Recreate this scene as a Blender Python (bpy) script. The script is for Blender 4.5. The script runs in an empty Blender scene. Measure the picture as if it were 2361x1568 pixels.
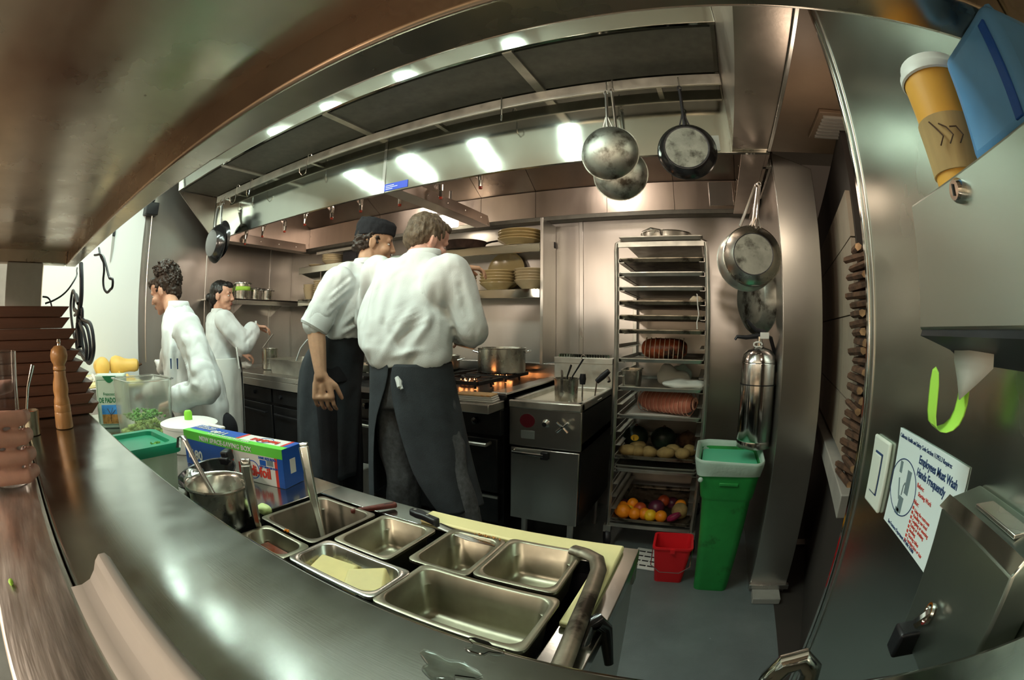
import bpy, bmesh, math, random
import numpy as np
from mathutils import Vector, Matrix, Euler, noise
random.seed(7)
SC = bpy.context.scene
COL = SC.collection
PI = math.pi
# ---------------------------------------------------------------- camera (full-frame fisheye, equisolid)
HC = 1.27
FPX = 1060.3
def _cam_rot(yaw, pitch, roll):
    B = np.array([[1, 0, 0], [0, 0, -1], [0, 1, 0]], float)
    c, s = math.cos(roll), math.sin(roll); Rr = np.array([[c, -s, 0], [s, c, 0], [0, 0, 1]])
    c, s = math.cos(pitch), math.sin(pitch); Rp = np.array([[1, 0, 0], [0, c, -s], [0, s, c]])
    c, s = math.cos(yaw), math.sin(yaw); Ry = np.array([[c, -s, 0], [s, c, 0], [0, 0, 1]])
    return Ry @ B @ Rp @ Rr
RC = _cam_rot(math.radians(24.83), math.radians(-1.477), math.radians(.512))
cd = bpy.data.cameras.new('camera'); cam = bpy.data.objects.new('camera', cd); COL.objects.link(cam)
cd.type = 'PANO'; cd.panorama_type = 'FISHEYE_EQUISOLID'
cd.sensor_width = 36; cd.fisheye_lens = FPX / 2361 * 36; cd.fisheye_fov = math.radians(240); cd.clip_start = .01
_m = Matrix([list(r) for r in RC]).to_4x4(); _m.translation = (0, 0, HC); cam.matrix_world = _m
SC.camera = cam
# ---------------------------------------------------------------- world, lights, exposure
SC.view_settings.view_transform = 'Standard'; SC.view_settings.look = 'None'
SC.view_settings.gamma = 1; SC.view_settings.exposure = 0.14; SC.view_settings.use_curve_mapping = False
SC.cycles.max_bounces = 8; SC.cycles.glossy_bounces = 4; SC.cycles.diffuse_bounces = 3; SC.cycles.transmission_bounces = 6; SC.cycles.sample_clamp_indirect = 6
w = bpy.data.worlds.new('world'); SC.world = w; w.use_nodes = True
w.node_tree.nodes['Background'].inputs[0].default_value = (.55, .40, .28, 1)
w.node_tree.nodes['Background'].inputs[1].default_value = .06
def lamp(name, loc, power, col, radius=.12, typ='POINT', rot=(0, 0, 0), size=None):
    l = bpy.data.lights.new(name, typ); o = bpy.data.objects.new(name, l); COL.objects.link(o)
    l.energy = power; l.color = col; o.location = loc; o.rotation_euler = rot
    if typ == 'POINT': l.shadow_soft_size = radius
    if size: l.shape = 'RECTANGLE'; l.size, l.size_y = size
    return o
WARM = (1, .84, .68)
TUBE_POWER = 68.0            # emission of the fluorescent tubes (fixtures are built below)
TUBE_COL = (.80, 1.0, .89)
lamp('dining_lamp', (-1.3, -1.3, 1.95), 62, WARM, .14)
lamp('dining_lamp.001', (-2.8, -1.1, 1.9), 34, WARM, .14)
lamp('dining_lamp.002', (.0, -1.5, 2.0), 34, WARM, .14)
lamp('underside_fill', (-1.0, -1.1, 1.15), 5, (1, .70, .46), .10)  # added low fill, no real lamp: warms the pass shelf underside and guest side
lamp('hood_bulb', (-2.55, 2.45, 2.40), 9, (1, .84, .70), .06)
lamp('hood_bulb.001', (-.70, 2.45, 2.40), 9, (1, .84, .70), .06)
lamp('corridor_fill', (.43, 1.30, 1.80), 1.3, (1, .80, .60), .06)  # added fill without a fixture, brightens the tiled corridor wall
# ---------------------------------------------------------------- helpers
def D(px, py):
    dx, dy = px - 1180.5, py - 784.0; r = math.hypot(dx, dy)
    th = 2 * math.asin(r / (2 * FPX)); s = math.sin(th) / max(r, 1e-9)
    return RC @ np.array([dx * s, -dy * s, -math.cos(th)])
def P(px, py, X=None, Y=None, Z=None):
    """photo pixel -> point on the plane X=, Y= or Z= (world metres)"""
    d = D(px, py)
    t = X / d[0] if X is not None else Y / d[1] if Y is not None else (Z - HC) / d[2]
    return Vector((d[0] * t, d[1] * t, HC + d[2] * t))
def V(*a): return Vector(a)
def frame(z, x=None):
    """3x3 matrix whose local Z points along z"""
    z = Vector(z).normalized(); h = Vector(x) if x is not None else (V(1, 0, 0) if abs(z.x) < .9 else V(0, 1, 0))
    y = z.cross(h).normalized(); xx = y.cross(z)
    return Matrix((xx, y, z)).transposed()
class MB:
    def __init__(s): s.v = []; s.f = []
    def add(s, vs, fs):
        o = len(s.v); s.v += [tuple(v) for v in vs]; s.f += [tuple(i + o for i in f) for f in fs]; return s
    def bx(s, x0, x1, y0, y1, z0, z1, M=None):
        vs = [V(x, y, z) for x in (x0, x1) for y in (y0, y1) for z in (z0, z1)]
        if M is not None: vs = [M @ v for v in vs]
        return s.add(vs, [(0, 1, 3, 2), (4, 6, 7, 5), (0, 4, 5, 1), (2, 3, 7, 6), (0, 2, 6, 4), (1, 5, 7, 3)])
    def tube(s, pts, r, seg=8, closed=False, flat=None):
        pts = [Vector(p) for p in pts]; n = len(pts); rs = r if isinstance(r, (list, tuple)) else [r] * n
        vs = []; prev = None
        for i, p in enumerate(pts):
            a = pts[(i - 1) % n] if (closed or i > 0) else p; b = pts[(i + 1) % n] if (closed or i < n - 1) else p
            t = (b - a).normalized()
            if prev is None: h = V(0, 0, 1) if abs(t.z) < .9 else V(1, 0, 0)
            else: h = prev
            x = (h - t * h.dot(t)).normalized(); prev = x; y = t.cross(x)
            fx, fy = flat or (1, 1)
            for k in range(seg):
                a_ = 2 * PI * k / seg
                vs.append(p + (x * math.cos(a_) * fx + y * math.sin(a_) * fy) * rs[i])
        fs = []
        m = n if closed else n - 1
        for i in range(m):
            for k in range(seg):
                j = (i + 1) % n; k2 = (k + 1) % seg
                fs.append((i * seg + k, i * seg + k2, j * seg + k2, j * seg + k))
        if not closed: fs += [tuple(range(seg))[::-1], tuple(range((n - 1) * seg, n * seg))]
        return s.add(vs, fs)
    def lathe(s, prof, seg=28, at=(0, 0, 0), M=None, sx=1, sy=1):
        """prof: (r, z) list; r = 0 closes"""
        vs = []; idx = []
        for r, z in prof:
            if r < 1e-6: idx.append([len(vs)]); vs.append(V(0, 0, z))
            else:
                idx.append(list(range(len(vs), len(vs) + seg)))
                vs += [V(r * sx * math.cos(2 * PI * k / seg), r * sy * math.sin(2 * PI * k / seg), z) for k in range(seg)]
        fs = []
        for a, b in zip(idx, idx[1:]):
            if len(a) == 1 and len(b) == 1: continue
            for k in range(seg):
                k2 = (k + 1) % seg
                if len(a) == 1: fs.append((a[0], b[k2], b[k]))
                elif len(b) == 1: fs.append((a[k], a[k2], b[0]))
                else: fs.append((a[k], a[k2], b[k2], b[k]))
        at = Vector(at)
        vs = [(M @ v if M is not None else v) + at for v in vs]
        return s.add(vs, fs)
    def loft(s, rings, caps=True, closed=True):
        n = len(rings[0]); vs = [Vector(p) for r in rings for p in r]; fs = []
        for i in range(len(rings) - 1):
            for k in range(n if closed else n - 1):
                k2 = (k + 1) % n
                fs.append((i * n + k, i * n + k2, (i + 1) * n + k2, (i + 1) * n + k))
        if caps: fs += [tuple(range(n))[::-1], tuple(range((len(rings) - 1) * n, len(rings) * n))]
        return s.add(vs, fs)
    def prism(s, poly, a, b, ax='Z'):
        def q(u, v, w): return V(u, v, w) if ax == 'Z' else V(u, w, v) if ax == 'Y' else V(w, u, v)
        n = len(poly); vs = [q(u, v, a) for u, v in poly] + [q(u, v, b) for u, v in poly]
        return s.add(vs, [tuple(range(n)), tuple(range(2 * n - 1, n - 1, -1))] + [(i, i + n, (i + 1) % n + n, (i + 1) % n) for i in range(n)])
    def ell(s, c, r, M=None, seg=14, rings=9):
        pr = [(math.sin(PI * i / rings), -math.cos(PI * i / rings)) for i in range(rings + 1)]
        pr[0] = (0, -1); pr[-1] = (0, 1)
        r = (r, r, r) if not isinstance(r, (list, tuple)) else r
        S = Matrix.Diagonal(r); S = (M @ S) if M is not None else S
        return s.lathe(pr, seg, c, S)
    def mesh(s, name):
        m = bpy.data.meshes.new(name); m.from_pydata(s.v, [], s.f); m.update()
        b = bmesh.new(); b.from_mesh(m); bmesh.ops.recalc_face_normals(b, faces=b.faces); b.to_mesh(m); b.free()
        return m
    def build(s, name, mt, parent=None, loc=None, bevel=0, sub=0, angle=35, solid=0, seg=2):
        m = s.mesh(name); return put(name, m, mt, parent, loc, bevel, sub, angle, solid, seg)
def put(name, m, mt, parent=None, loc=None, bevel=0, sub=0, angle=35, solid=0, seg=2):
    o = bpy.data.objects.new(name, m); COL.objects.link(o)
    for x in (mt if isinstance(mt, (list, tuple)) else [mt]): m.materials.append(x)
    m.shade_smooth()
    try: m.set_sharp_from_angle(angle=math.radians(angle))
    except Exception: pass
    if parent is not None: o.parent = parent
    if loc is not None: o.location = loc
    if solid:
        d = o.modifiers.new('thick', 'SOLIDIFY'); d.thickness = solid; d.offset = 0
    if bevel:
        b = o.modifiers.new('bevel', 'BEVEL'); b.width = bevel; b.segments = seg; b.limit_method = 'ANGLE'; b.angle_limit = math.radians(40)
    if sub:
        b = o.modifiers.new('sub', 'SUBSURF'); b.levels = b.render_levels = sub
    return o
def box(name, x0, x1, y0, y1, z0, z1, mt, parent=None, bevel=0, loc=None):
    return MB().bx(x0, x1, y0, y1, z0, z1).build(name, mt, parent, loc, bevel)
def tag(o, label=None, cat=None, group=None, kind=None):
    if label: o['label'] = label
    if cat: o['category'] = cat
    if group: o['group'] = group
    if kind: o['kind'] = kind
    return o
def thing(name, label, cat, loc=(0, 0, 0), rot=0, group=None, kind=None):
    o = bpy.data.objects.new(name, None); COL.objects.link(o); o.location = loc; o.empty_display_size = .05
    o.rotation_euler = rot if isinstance(rot, (tuple, list, Euler)) else (0, 0, rot)
    return tag(o, label, cat, group, kind)
def dup(root, loc=None, rot=None, label=None, group=None, scale=None, parent=None):
    r = root.copy(); COL.objects.link(r)
    if loc is not None: r.location = loc
    if rot is not None: r.rotation_euler = rot if isinstance(rot, (tuple, list, Euler)) else (0, 0, rot)
    if scale is not None: r.scale = (scale,) * 3 if not isinstance(scale, tuple) else scale
    if label: r['label'] = label
    if group: r['group'] = group
    if parent is not None: r.parent = parent
    for ch in list(root.children):
        c = ch.copy(); COL.objects.link(c); c.parent = r
        for g in list(ch.children):
            d = g.copy(); COL.objects.link(d); d.parent = c
    return r
def struct(name, mb, mt, parent=None, bevel=0):
    o = mb.build(name, mt, parent, None, bevel)
    if parent is None: o['kind'] = 'structure'
    return o
def text(s, size, mt, parent, M, name='lettering', bold=0, sx=1.0, align='LEFT', extr=.0004):
    """flat lettering: local X = reading direction, local Y = up, M places it"""
    cu = bpy.data.curves.new('t', 'FONT'); cu.body = s; cu.size = size; cu.align_x = align; cu.extrude = extr; cu.offset = bold; cu.resolution_u = 2
    o = bpy.data.objects.new('t', cu); COL.objects.link(o)
    dg = bpy.context.evaluated_depsgraph_get()
    m = bpy.data.meshes.new_from_object(o.evaluated_get(dg)); bpy.data.objects.remove(o)
    m.transform(M @ Matrix.Diagonal((sx, 1, 1, 1))); m.materials.clear()
    r = bpy.data.objects.new(name, m); COL.objects.link(r); m.materials.append(mt); r.parent = parent
    return r
def mat4(x, y, loc):
    x = Vector(x).normalized(); y = Vector(y).normalized(); z = x.cross(y)
    M = Matrix((x, y, z)).transposed().to_4x4(); M.translation = Vector(loc); return M
# ---------------------------------------------------------------- materials
def mat(name, col, rough=.5, metal=0., var=0., vs=6., stretch=(1, 1, 1), bump=0., bs=40., bstretch=None, col2=None, c2=(.55, .7), s2=5., rvar=0.,
        trans=0., ior=1.45, emit=0., ecol=None, alpha=1., coat=0., sss=0., aniso=0., wave=0., ws=2.5, crease=0., cs=5.):
    m = bpy.data.materials.new(name); m.use_nodes = True; nt = m.node_tree; N = nt.nodes; L = nt.links
    b = N['Principled BSDF']; I = b.inputs
    I['Base Color'].default_value = (*col, 1); I['Roughness'].default_value = rough; I['Metallic'].default_value = metal
    I['IOR'].default_value = ior; I['Transmission Weight'].default_value = trans; I['Alpha'].default_value = alpha
    I['Coat Weight'].default_value = coat; I['Coat Roughness'].default_value = .15
    if sss: I['Subsurface Weight'].default_value = sss; I['Subsurface Radius'].default_value = (.012, .005, .003); I['Subsurface Scale'].default_value = 1
    if emit: I['Emission Color'].default_value = (*(ecol or col), 1); I['Emission Strength'].default_value = emit
    if aniso: I['Anisotropic'].default_value = aniso
    tc = N.new('ShaderNodeTexCoord')
    def nz(scale, st, det=4, rough=.6):
        mp = N.new('ShaderNodeMapping'); mp.inputs['Scale'].default_value = st; L.new(tc.outputs['Object'], mp.inputs[0])
        n = N.new('ShaderNodeTexNoise'); n.inputs['Scale'].default_value = scale; n.inputs['Detail'].default_value = det; n.inputs['Roughness'].default_value = rough
        L.new(mp.outputs[0], n.inputs['Vector']); return n.outputs['Fac']
    csock = None
    if var:
        n = nz(vs, stretch); r = N.new('ShaderNodeMapRange'); r.inputs['From Min'].default_value = .3; r.inputs['From Max'].default_value = .7
        L.new(n, r.inputs[0]); mx = N.new('ShaderNodeMix'); mx.data_type = 'RGBA'
        mx.inputs[6].default_value = (*[max(0, c * (1 - var)) for c in col], 1); mx.inputs[7].default_value = (*[min(1, c * (1 + var)) for c in col], 1)
        L.new(r.outputs[0], mx.inputs[0]); csock = mx.outputs[2]
    if col2:
        n = nz(s2, stretch, 5); r = N.new('ShaderNodeMapRange'); r.inputs['From Min'].default_value = c2[0]; r.inputs['From Max'].default_value = c2[1]
        L.new(n, r.inputs[0]); mx = N.new('ShaderNodeMix'); mx.data_type = 'RGBA'; mx.inputs[6].default_value = (*col, 1)
        if csock: L.new(csock, mx.inputs[6])
        mx.inputs[7].default_value = (*col2, 1); L.new(r.outputs[0], mx.inputs[0]); csock = mx.outputs[2]
    if csock: L.new(csock, I['Base Color'])
    if rvar:
        n = nz(vs * 1.3, stretch); r = N.new('ShaderNodeMapRange'); r.inputs['From Min'].default_value = .3; r.inputs['From Max'].default_value = .7
        r.inputs['To Min'].default_value = max(.02, rough - rvar); r.inputs['To Max'].default_value = rough + rvar; L.new(n, r.inputs[0]); L.new(r.outputs[0], I['Roughness'])
    last = None
    if wave:
        n = nz(ws, (1, 1, 1), 1, .3); bp = N.new('ShaderNodeBump'); bp.inputs['Strength'].default_value = 1; bp.inputs['Distance'].default_value = wave; L.new(n, bp.inputs['Height']); last = bp.outputs[0]
    if crease:
        n = nz(cs, (1, 1, .5), 2, .4); m1 = N.new('ShaderNodeMath'); m1.operation = 'SUBTRACT'; m1.inputs[1].default_value = .5; L.new(n, m1.inputs[0]); m2 = N.new('ShaderNodeMath'); m2.operation = 'ABSOLUTE'; L.new(m1.outputs[0], m2.inputs[0])
        bp = N.new('ShaderNodeBump'); bp.inputs['Strength'].default_value = 1; bp.inputs['Distance'].default_value = crease; L.new(m2.outputs[0], bp.inputs['Height'])
        if last: L.new(last, bp.inputs['Normal'])
        last = bp.outputs[0]
    if bump:
        n = nz(bs, bstretch or stretch, 3); bp = N.new('ShaderNodeBump'); bp.inputs['Strength'].default_value = 1; bp.inputs['Distance'].default_value = bump; L.new(n, bp.inputs['Height'])
        if last: L.new(last, bp.inputs['Normal'])
        last = bp.outputs[0]
    if last: L.new(last, I['Normal'])
    return m
ST = (.60, .58, .55)
M = {}
M['steel'] = mat('brushed_steel', ST, .30, 1, var=.10, vs=3, stretch=(1, 1, .25), bump=.00002, bs=90, bstretch=(12, 12, .4), rvar=.06, wave=.004, ws=2.2)
M['steel_h'] = mat('brushed_steel_flat', ST, .30, 1, var=.10, vs=3, stretch=(.25, 1, 1), bump=.00002, bs=90, bstretch=(.4, 12, 12), rvar=.06, wave=.002, ws=2.2)
M['steel_hood'] = mat('hood_steel', (.42, .43, .38), .09, 1, var=.06, vs=3, rvar=.02, wave=.0012, ws=1.6)
M['steel_inner'] = mat('hood_inner_steel', (.60, .52, .46), .33, 1, var=.12, vs=3, stretch=(1, 1, .3), bump=.0002, bs=60, rvar=.08, wave=.004, ws=2)
M['steel_wall'] = mat('wall_steel', (.55, .52, .49), .34, 1, var=.10, vs=2.2, stretch=(1, 1, .2), bump=.00002, bs=90, bstretch=(.5, .5, 14), rvar=.06, wave=.006, ws=1.8)
M['steel_right'] = mat('panel_steel', (.60, .66, .61), .24, 1, var=.04, vs=2, rvar=.05, wave=.007, ws=2.6)
M['steel_col'] = mat('column_steel', (.62, .61, .57), .30, 1, var=.05, vs=3, bump=.00002, bs=70, bstretch=(.5, .5, 14), wave=.003, ws=1.5)
M['counter'] = mat('counter_steel', (.48, .50, .47), .19, 1, var=.12, vs=7, stretch=(1, .5, 1), bump=.00003, bs=70, bstretch=(.5, 9, 1), rvar=.07)
M['ledge'] = mat('scratched_steel', (.62, .59, .55), .40, 1, var=.45, vs=14, stretch=(.35, 2.2, 1), bump=.0006, bs=30, bstretch=(.3, 3, 1), rvar=.12)
M['shelf_under'] = mat('shelf_steel', (.47, .38, .30), .30, 1, var=.16, vs=4, bump=.0002, bs=9, rvar=.10, col2=(.60, .50, .38), c2=(.73, .75), s2=26)
M['pan'] = mat('pan_steel', (.56, .55, .49), .27, 1, var=.08, vs=8, rvar=.08)
M['pan_in'] = mat('pan_steel_used', (.34, .32, .24), .40, 1, var=.22, vs=9, rvar=.10)
M['pan_dark'] = mat('pan_steel_dark', (.20, .18, .14), .42, 1, var=.2, vs=9)
M['ladle'] = mat('ladle_steel', (.80, .79, .75), .24, 1, rvar=.04)
M['chrome'] = mat('chrome', (.78, .78, .76), .09, 1)
M['alu'] = mat('aluminium', (.58, .57, .52), .42, 1, var=.14, vs=10, rvar=.1)
M['alu_dark'] = mat('burnt_aluminium', (.30, .26, .20), .45, 1, var=.4, vs=12, col2=(.05, .04, .03), c2=(.5, .62), s2=9)
M['alu_worn'] = mat('worn_aluminium', (.42, .43, .38), .46, 1, var=.3, vs=11, col2=(.07, .06, .045), c2=(.50, .66), s2=13)
M['base_worn'] = mat('worn_pan_base', (.22, .23, .20), .55, .8, var=.25, vs=14, col2=(.05, .05, .04), c2=(.52, .7), s2=18)
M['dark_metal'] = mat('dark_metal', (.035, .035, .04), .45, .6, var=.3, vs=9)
M['iron'] = mat('cast_iron', (.02, .018, .017), .55, .3, bump=.001, bs=80)
M['black'] = mat('black_plastic', (.012, .012, .014), .38)
M['black_gloss'] = mat('black_enamel', (.012, .012, .013), .18, 0, coat=.5)
M['oven'] = mat('oven_front', (.03, .03, .032), .34, .7, var=.3, vs=6)
M['plenum'] = mat('plenum_dark', (.16, .16, .14), .55, .8, var=.12, vs=20)
M['white_wall'] = mat('white_wall', (.78, .82, .80), .55, bump=.0006, bs=12)
M['beige'] = mat('beige_paint', (.42, .34, .25), .7)
M['brown'] = mat('brown_panel', (.22, .15, .10), .5, .1, var=.1)
M['floor'] = mat('floor_epoxy', (.13, .15, .15), .38, var=.14, vs=5, bump=.0006, bs=150, col2=(.34, .36, .35), c2=(.71, .73), s2=40)
M['floor2'] = mat('dark_floor', (.035, .028, .024), .6)
M['tile'] = mat('tan_tile', (.32, .26, .20), .6, var=.1, vs=9)
M['concrete'] = mat('grey_ledge', (.30, .28, .25), .7, var=.12)
M['ceil'] = mat('ceiling_paint', (.60, .60, .55), .8)
M['cloth'] = mat('white_cotton', (.68, .71, .70), .85, bump=.0006, bs=260, var=.03, wave=.012, ws=8, crease=.028, cs=5)
M['cloth2'] = mat('apron_cotton', (.66, .68, .64), .85, bump=.0008, bs=260, var=.04, wave=.008, ws=7, crease=.03, cs=4)
M['denim'] = mat('charcoal_cotton', (.030, .036, .042), .9, var=.25, vs=12, bump=.001, bs=300, wave=.008, ws=6, crease=.03, cs=4)
M['pants'] = mat('grey_check_trousers', (.075, .08, .085), .9, var=.3, vs=60, bump=.0008, bs=300, wave=.010, ws=8)
M['blackcloth'] = mat('black_cloth', (.010, .010, .013), .9, bump=.001, bs=200)
M['skin'] = mat('skin', (.58, .32, .22), .5, var=.10, vs=25, sss=.15, bump=.0004, bs=120)
M['skin2'] = mat('skin_olive', (.50, .29, .18), .5, var=.10, vs=25, sss=.15, bump=.0004, bs=120)
M['skin3'] = mat('skin_pink', (.62, .34, .26), .5, var=.12, vs=25, sss=.15, bump=.0004, bs=120)
M['hair_dark'] = mat('dark_hair', (.028, .016, .010), .45, var=.4, vs=40, bump=.004, bs=55, bstretch=(1, 1, .4))
M['hair_black'] = mat('black_hair', (.010, .008, .007), .38, var=.4, vs=40, bump=.003, bs=70, bstretch=(1, 1, .3))
M['hair_brown'] = mat('brown_hair', (.11, .075, .045), .6, var=.4, vs=60, bump=.004, bs=150, bstretch=(1, 1, .35))
M['lip'] = mat('lip', (.45, .17, .14), .45)
M['eye'] = mat('eye_white', (.7, .68, .64), .3)
M['iris'] = mat('eye_iris', (.02, .012, .008), .2)
M['wood'] = mat('dark_wood', (.085, .032, .016), .5, var=.35, vs=6, stretch=(6, .5, 6), bump=.0006, bs=30, bstretch=(6, .4, 6))
M['oak'] = mat('turned_wood', (.40, .20, .07), .40, var=.22, vs=8, stretch=(5, 5, .6), coat=.2)
M['redwood'] = mat('red_wood_handle', (.10, .022, .014), .45, var=.3, vs=20, stretch=(1, 6, 6))
M['board'] = mat('yellow_cutting_board', (.74, .66, .33), .5, var=.06, vs=5, bump=.0004, bs=90)
M['butter'] = mat('butter', (.86, .72, .32), .45, var=.08, vs=14, sss=.1)
M['plate'] = mat('cream_glaze', (.55, .44, .22), .22, var=.08, coat=.4)
M['plate2'] = mat('pale_glaze', (.66, .56, .36), .22, var=.08, coat=.4)
M['green_plastic'] = mat('green_can_plastic', (.020, .25, .050), .45, var=.18, vs=5, col2=(.012, .06, .012), c2=(.60, .74), s2=7)
M['liner'] = mat('can_liner', (.62, .80, .70), .35, bump=.006, bs=14, alpha=.72)
M['can_in'] = mat('green_can_inside', (.10, .55, .32), .5)
M['red_plastic'] = mat('red_plastic', (.62, .012, .018), .35)
M['white_plastic'] = mat('white_plastic', (.78, .78, .74), .4)
M['lime'] = mat('lime_plastic', (.30, .85, .06), .4)
M['green_lid'] = mat('green_lid', (.005, .26, .13), .35)
M['clear'] = mat('clear_plastic', (.92, .96, .92), .12, trans=.92, ior=1.2)
M['frost'] = mat('frosted_plastic', (.72, .80, .66), .45, trans=.55, ior=1.15)
M['glass'] = mat('glass', (.9, .93, .96), .04, trans=1, ior=1.3)
M['herb'] = mat('chopped_herbs', (.10, .30, .03), .6, var=.5, vs=60)
M['celery'] = mat('pale_celery', (.52, .66, .18), .6, var=.3, vs=40)
M['leaf'] = mat('lettuce', (.62, .74, .30), .5, var=.2)
M['orange'] = mat('orange_peel', (.85, .26, .01), .42, var=.12, vs=10, bump=.0008, bs=160)
M['lemon'] = mat('lemon_peel', (.86, .52, .02), .4, var=.1, bump=.0008, bs=140)
M['redfruit'] = mat('red_peel', (.46, .07, .02), .4, var=.3, vs=8)
M['onion'] = mat('purple_skin', (.075, .012, .03), .35, var=.5, vs=9, stretch=(1, 1, .3))
M['radicchio'] = mat('radicchio', (.22, .01, .05), .45, var=.5, vs=12)
M['potato'] = mat('potato_skin', (.26, .17, .06), .75, var=.3, vs=14, bump=.002, bs=30)
M['melon'] = mat('dark_green_skin', (.012, .022, .014), .4, var=.5, vs=6)
M['squash'] = mat('butternut_skin', (.85, .56, .14), .45, var=.08)
M['roast'] = mat('roast_skin', (.24, .045, .010), .35, var=.6, vs=14, col2=(.02, .008, .005), c2=(.5, .6), s2=8, bump=.003, bs=25)
M['raw'] = mat('raw_pork', (.52, .17, .11), .42, var=.3, vs=9, stretch=(1, 1, .3))
M['rawfat'] = mat('pork_fat', (.66, .32, .22), .42, var=.2, vs=9)
M['meat'] = mat('dark_meat', (.10, .02, .015), .5, var=.5, vs=20)
M['twine'] = mat('twine', (.62, .50, .36), .8)
M['paper'] = mat('paper', (.70, .68, .62), .8, bump=.001, bs=25)
M['sign'] = mat('sign_paper', (.74, .84, .84), .6)
M['ink'] = mat('blue_ink', (.02, .05, .14), .6)
M['redink'] = mat('red_ink', (.55, .06, .04), .6)
M['greyink'] = mat('grey_ink', (.16, .22, .24), .6)
M['tan_bread'] = mat('bread', (.64, .44, .22), .7, var=.25, vs=14, col2=(.75, .24, .03), c2=(.6, .66), s2=10)
M['sauce'] = mat('tomato_sauce', (.20, .035, .012), .25, var=.4, vs=20, bump=.002, bs=40)
M['crumb'] = mat('crumbs', (.46, .22, .06), .7, var=.5, vs=90)
M['foam'] = mat('fry_oil', (.72, .66, .54), .35, var=.1)
M['kraft'] = mat('kraft_sleeve', (.50, .33, .14), .8, var=.35, vs=14, stretch=(1, 1, .15), bump=.002, bs=30, bstretch=(1, 1, .12))
M['cup'] = mat('orange_paper_cup', (.80, .40, .06), .5)
M['bluejug'] = mat('blue_plastic', (.12, .34, .66), .35, var=.15)
M['box_blue'] = mat('print_blue', (.012, .09, .42), .45)
M['box_white'] = mat('print_white', (.72, .72, .68), .45)
M['box_green'] = mat('print_green', (.13, .62, .06), .45)
M['box_red'] = mat('print_red', (.62, .04, .02), .45)
M['tin'] = mat('cream_tin', (.50, .60, .48), .3, var=.05)
M['tin_green'] = mat('tin_green', (.01, .16, .06), .4)
M['sky_print'] = mat('print_sky', (.05, .26, .62), .5, var=.3, vs=30)
M['land_print'] = mat('print_land', (.42, .20, .05), .5, var=.6, vs=60)
M['blue_sticker'] = mat('blue_sticker', (.004, .05, .62), .4)
M['grey_rail'] = mat('grey_rail', (.46, .44, .40), .42, .2)
M['bark'] = mat('firewood', (.09, .045, .025), .85, var=.6, vs=25)
M['logend'] = mat('log_end', (.46, .27, .14), .8, var=.4, vs=25)
M['cable'] = mat('black_cable', (.006, .006, .010), .4)
M['flame'] = mat('gas_flame', (1, .42, .12), .5, emit=14, ecol=(1, .35, .10))
M['tube'] = mat('fluorescent_tube', (1, 1, 1), .5, emit=TUBE_POWER, ecol=TUBE_COL)
M['hoodglass'] = mat('hood_lamp_glass', (1, .9, .75), .4, emit=9, ecol=(1, .86, .66))
M['water'] = mat('water', (.95, 1, 1), .03, trans=1, ior=1.33)
M['spice'] = mat('red_spice', (.42, .10, .03), .8, var=.3, vs=60)
M['tape'] = mat('lime_tape', (.46, .86, .10), .5)
M['badge'] = mat('maroon_badge', (.10, .008, .014), .35)
M['plaque'] = mat('grey_plaque', (.34, .38, .37), .4, .6)
M['towel'] = mat('white_towel', (.72, .72, .68), .9, bump=.002, bs=60)
M['foil'] = mat('crumpled_foil', (.62, .62, .60), .28, 1, bump=.006, bs=45)
M['switch'] = mat('switch_plate', (.74, .78, .70), .35)
M['red_rubber'] = mat('red_nozzle_cap', (.45, .05, .02), .5)
M['disp'] = mat('dispenser_steel', (.56, .60, .55), .34, 1, var=.03, vs=3, bump=.00003, bs=60, bstretch=(6, 6, .5))
M['soap'] = mat('soap_steel', (.42, .47, .42), .36, 1, var=.05, vs=3)
# ================================================================ THE ROOM
YW, YH, XL, XP = 3.10, 1.88, -4.07, .344
struct('floor', MB().bx(-4.3, .47, -2.6, 3.2, -.1, 0), M['floor'])
struct('floor_corridor', MB().bx(.47, 1.9, -2.6, 4.0, -.1, 0), M['floor2'])
struct('ceiling', MB().bx(-4.3, 1.9, -2.6, 4.0, 2.76, 2.86), M['ceil'])
wb = struct('wall_back', MB().bx(-4.2, XP + .186, YW + .006, YW + .1, 0, 2.76), M['steel_wall'])
xs = [XL, -2.62, -.90, XP]
for a, b in zip(xs, xs[1:]):
    box('steel_panel', a + .012, b - .012, YW, YW + .008, .02, 2.3, M['steel_wall'], wb)
for x in xs[1:-1]:
    box('seam_strip', x - .016, x + .016, YW - .005, YW + .004, .02, 2.3, M['steel'], wb, .003)
wl = struct('wall_left', MB().bx(XL - .12, XL - .006, 1.25, 3.2, 0, 2.76), M['steel_wall'])
ys = [1.25, 2.0, 2.80, 3.1]
for a, b in zip(ys, ys[1:]):
    box('steel_panel', XL - .008, XL, a + .010, b - .010, .02, 2.7, M['steel_wall'], wl)
for y in ys[1:-1]:
    box('seam_strip', XL - .004, XL + .005, y - .014, y + .014, .02, 2.7, M['steel'], wl, .003)
struct('wall_left_white', MB().bx(XL - .12, -4.045, .25, 1.25, 0, 2.76), M['white_wall'])
wd = struct('wall_left_dining', MB().bx(XL - .12, -4.045, -2.6, .25, 0, 2.76), M['beige'])
box('door_frame', -4.045, -4.02, -.30, -.13, .0, 2.2, M['concrete'], wd, .004)
struct('wall_dining', MB().bx(-4.2, 1.9, -2.7, -2.6, 0, 2.76), M['beige'])
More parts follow.
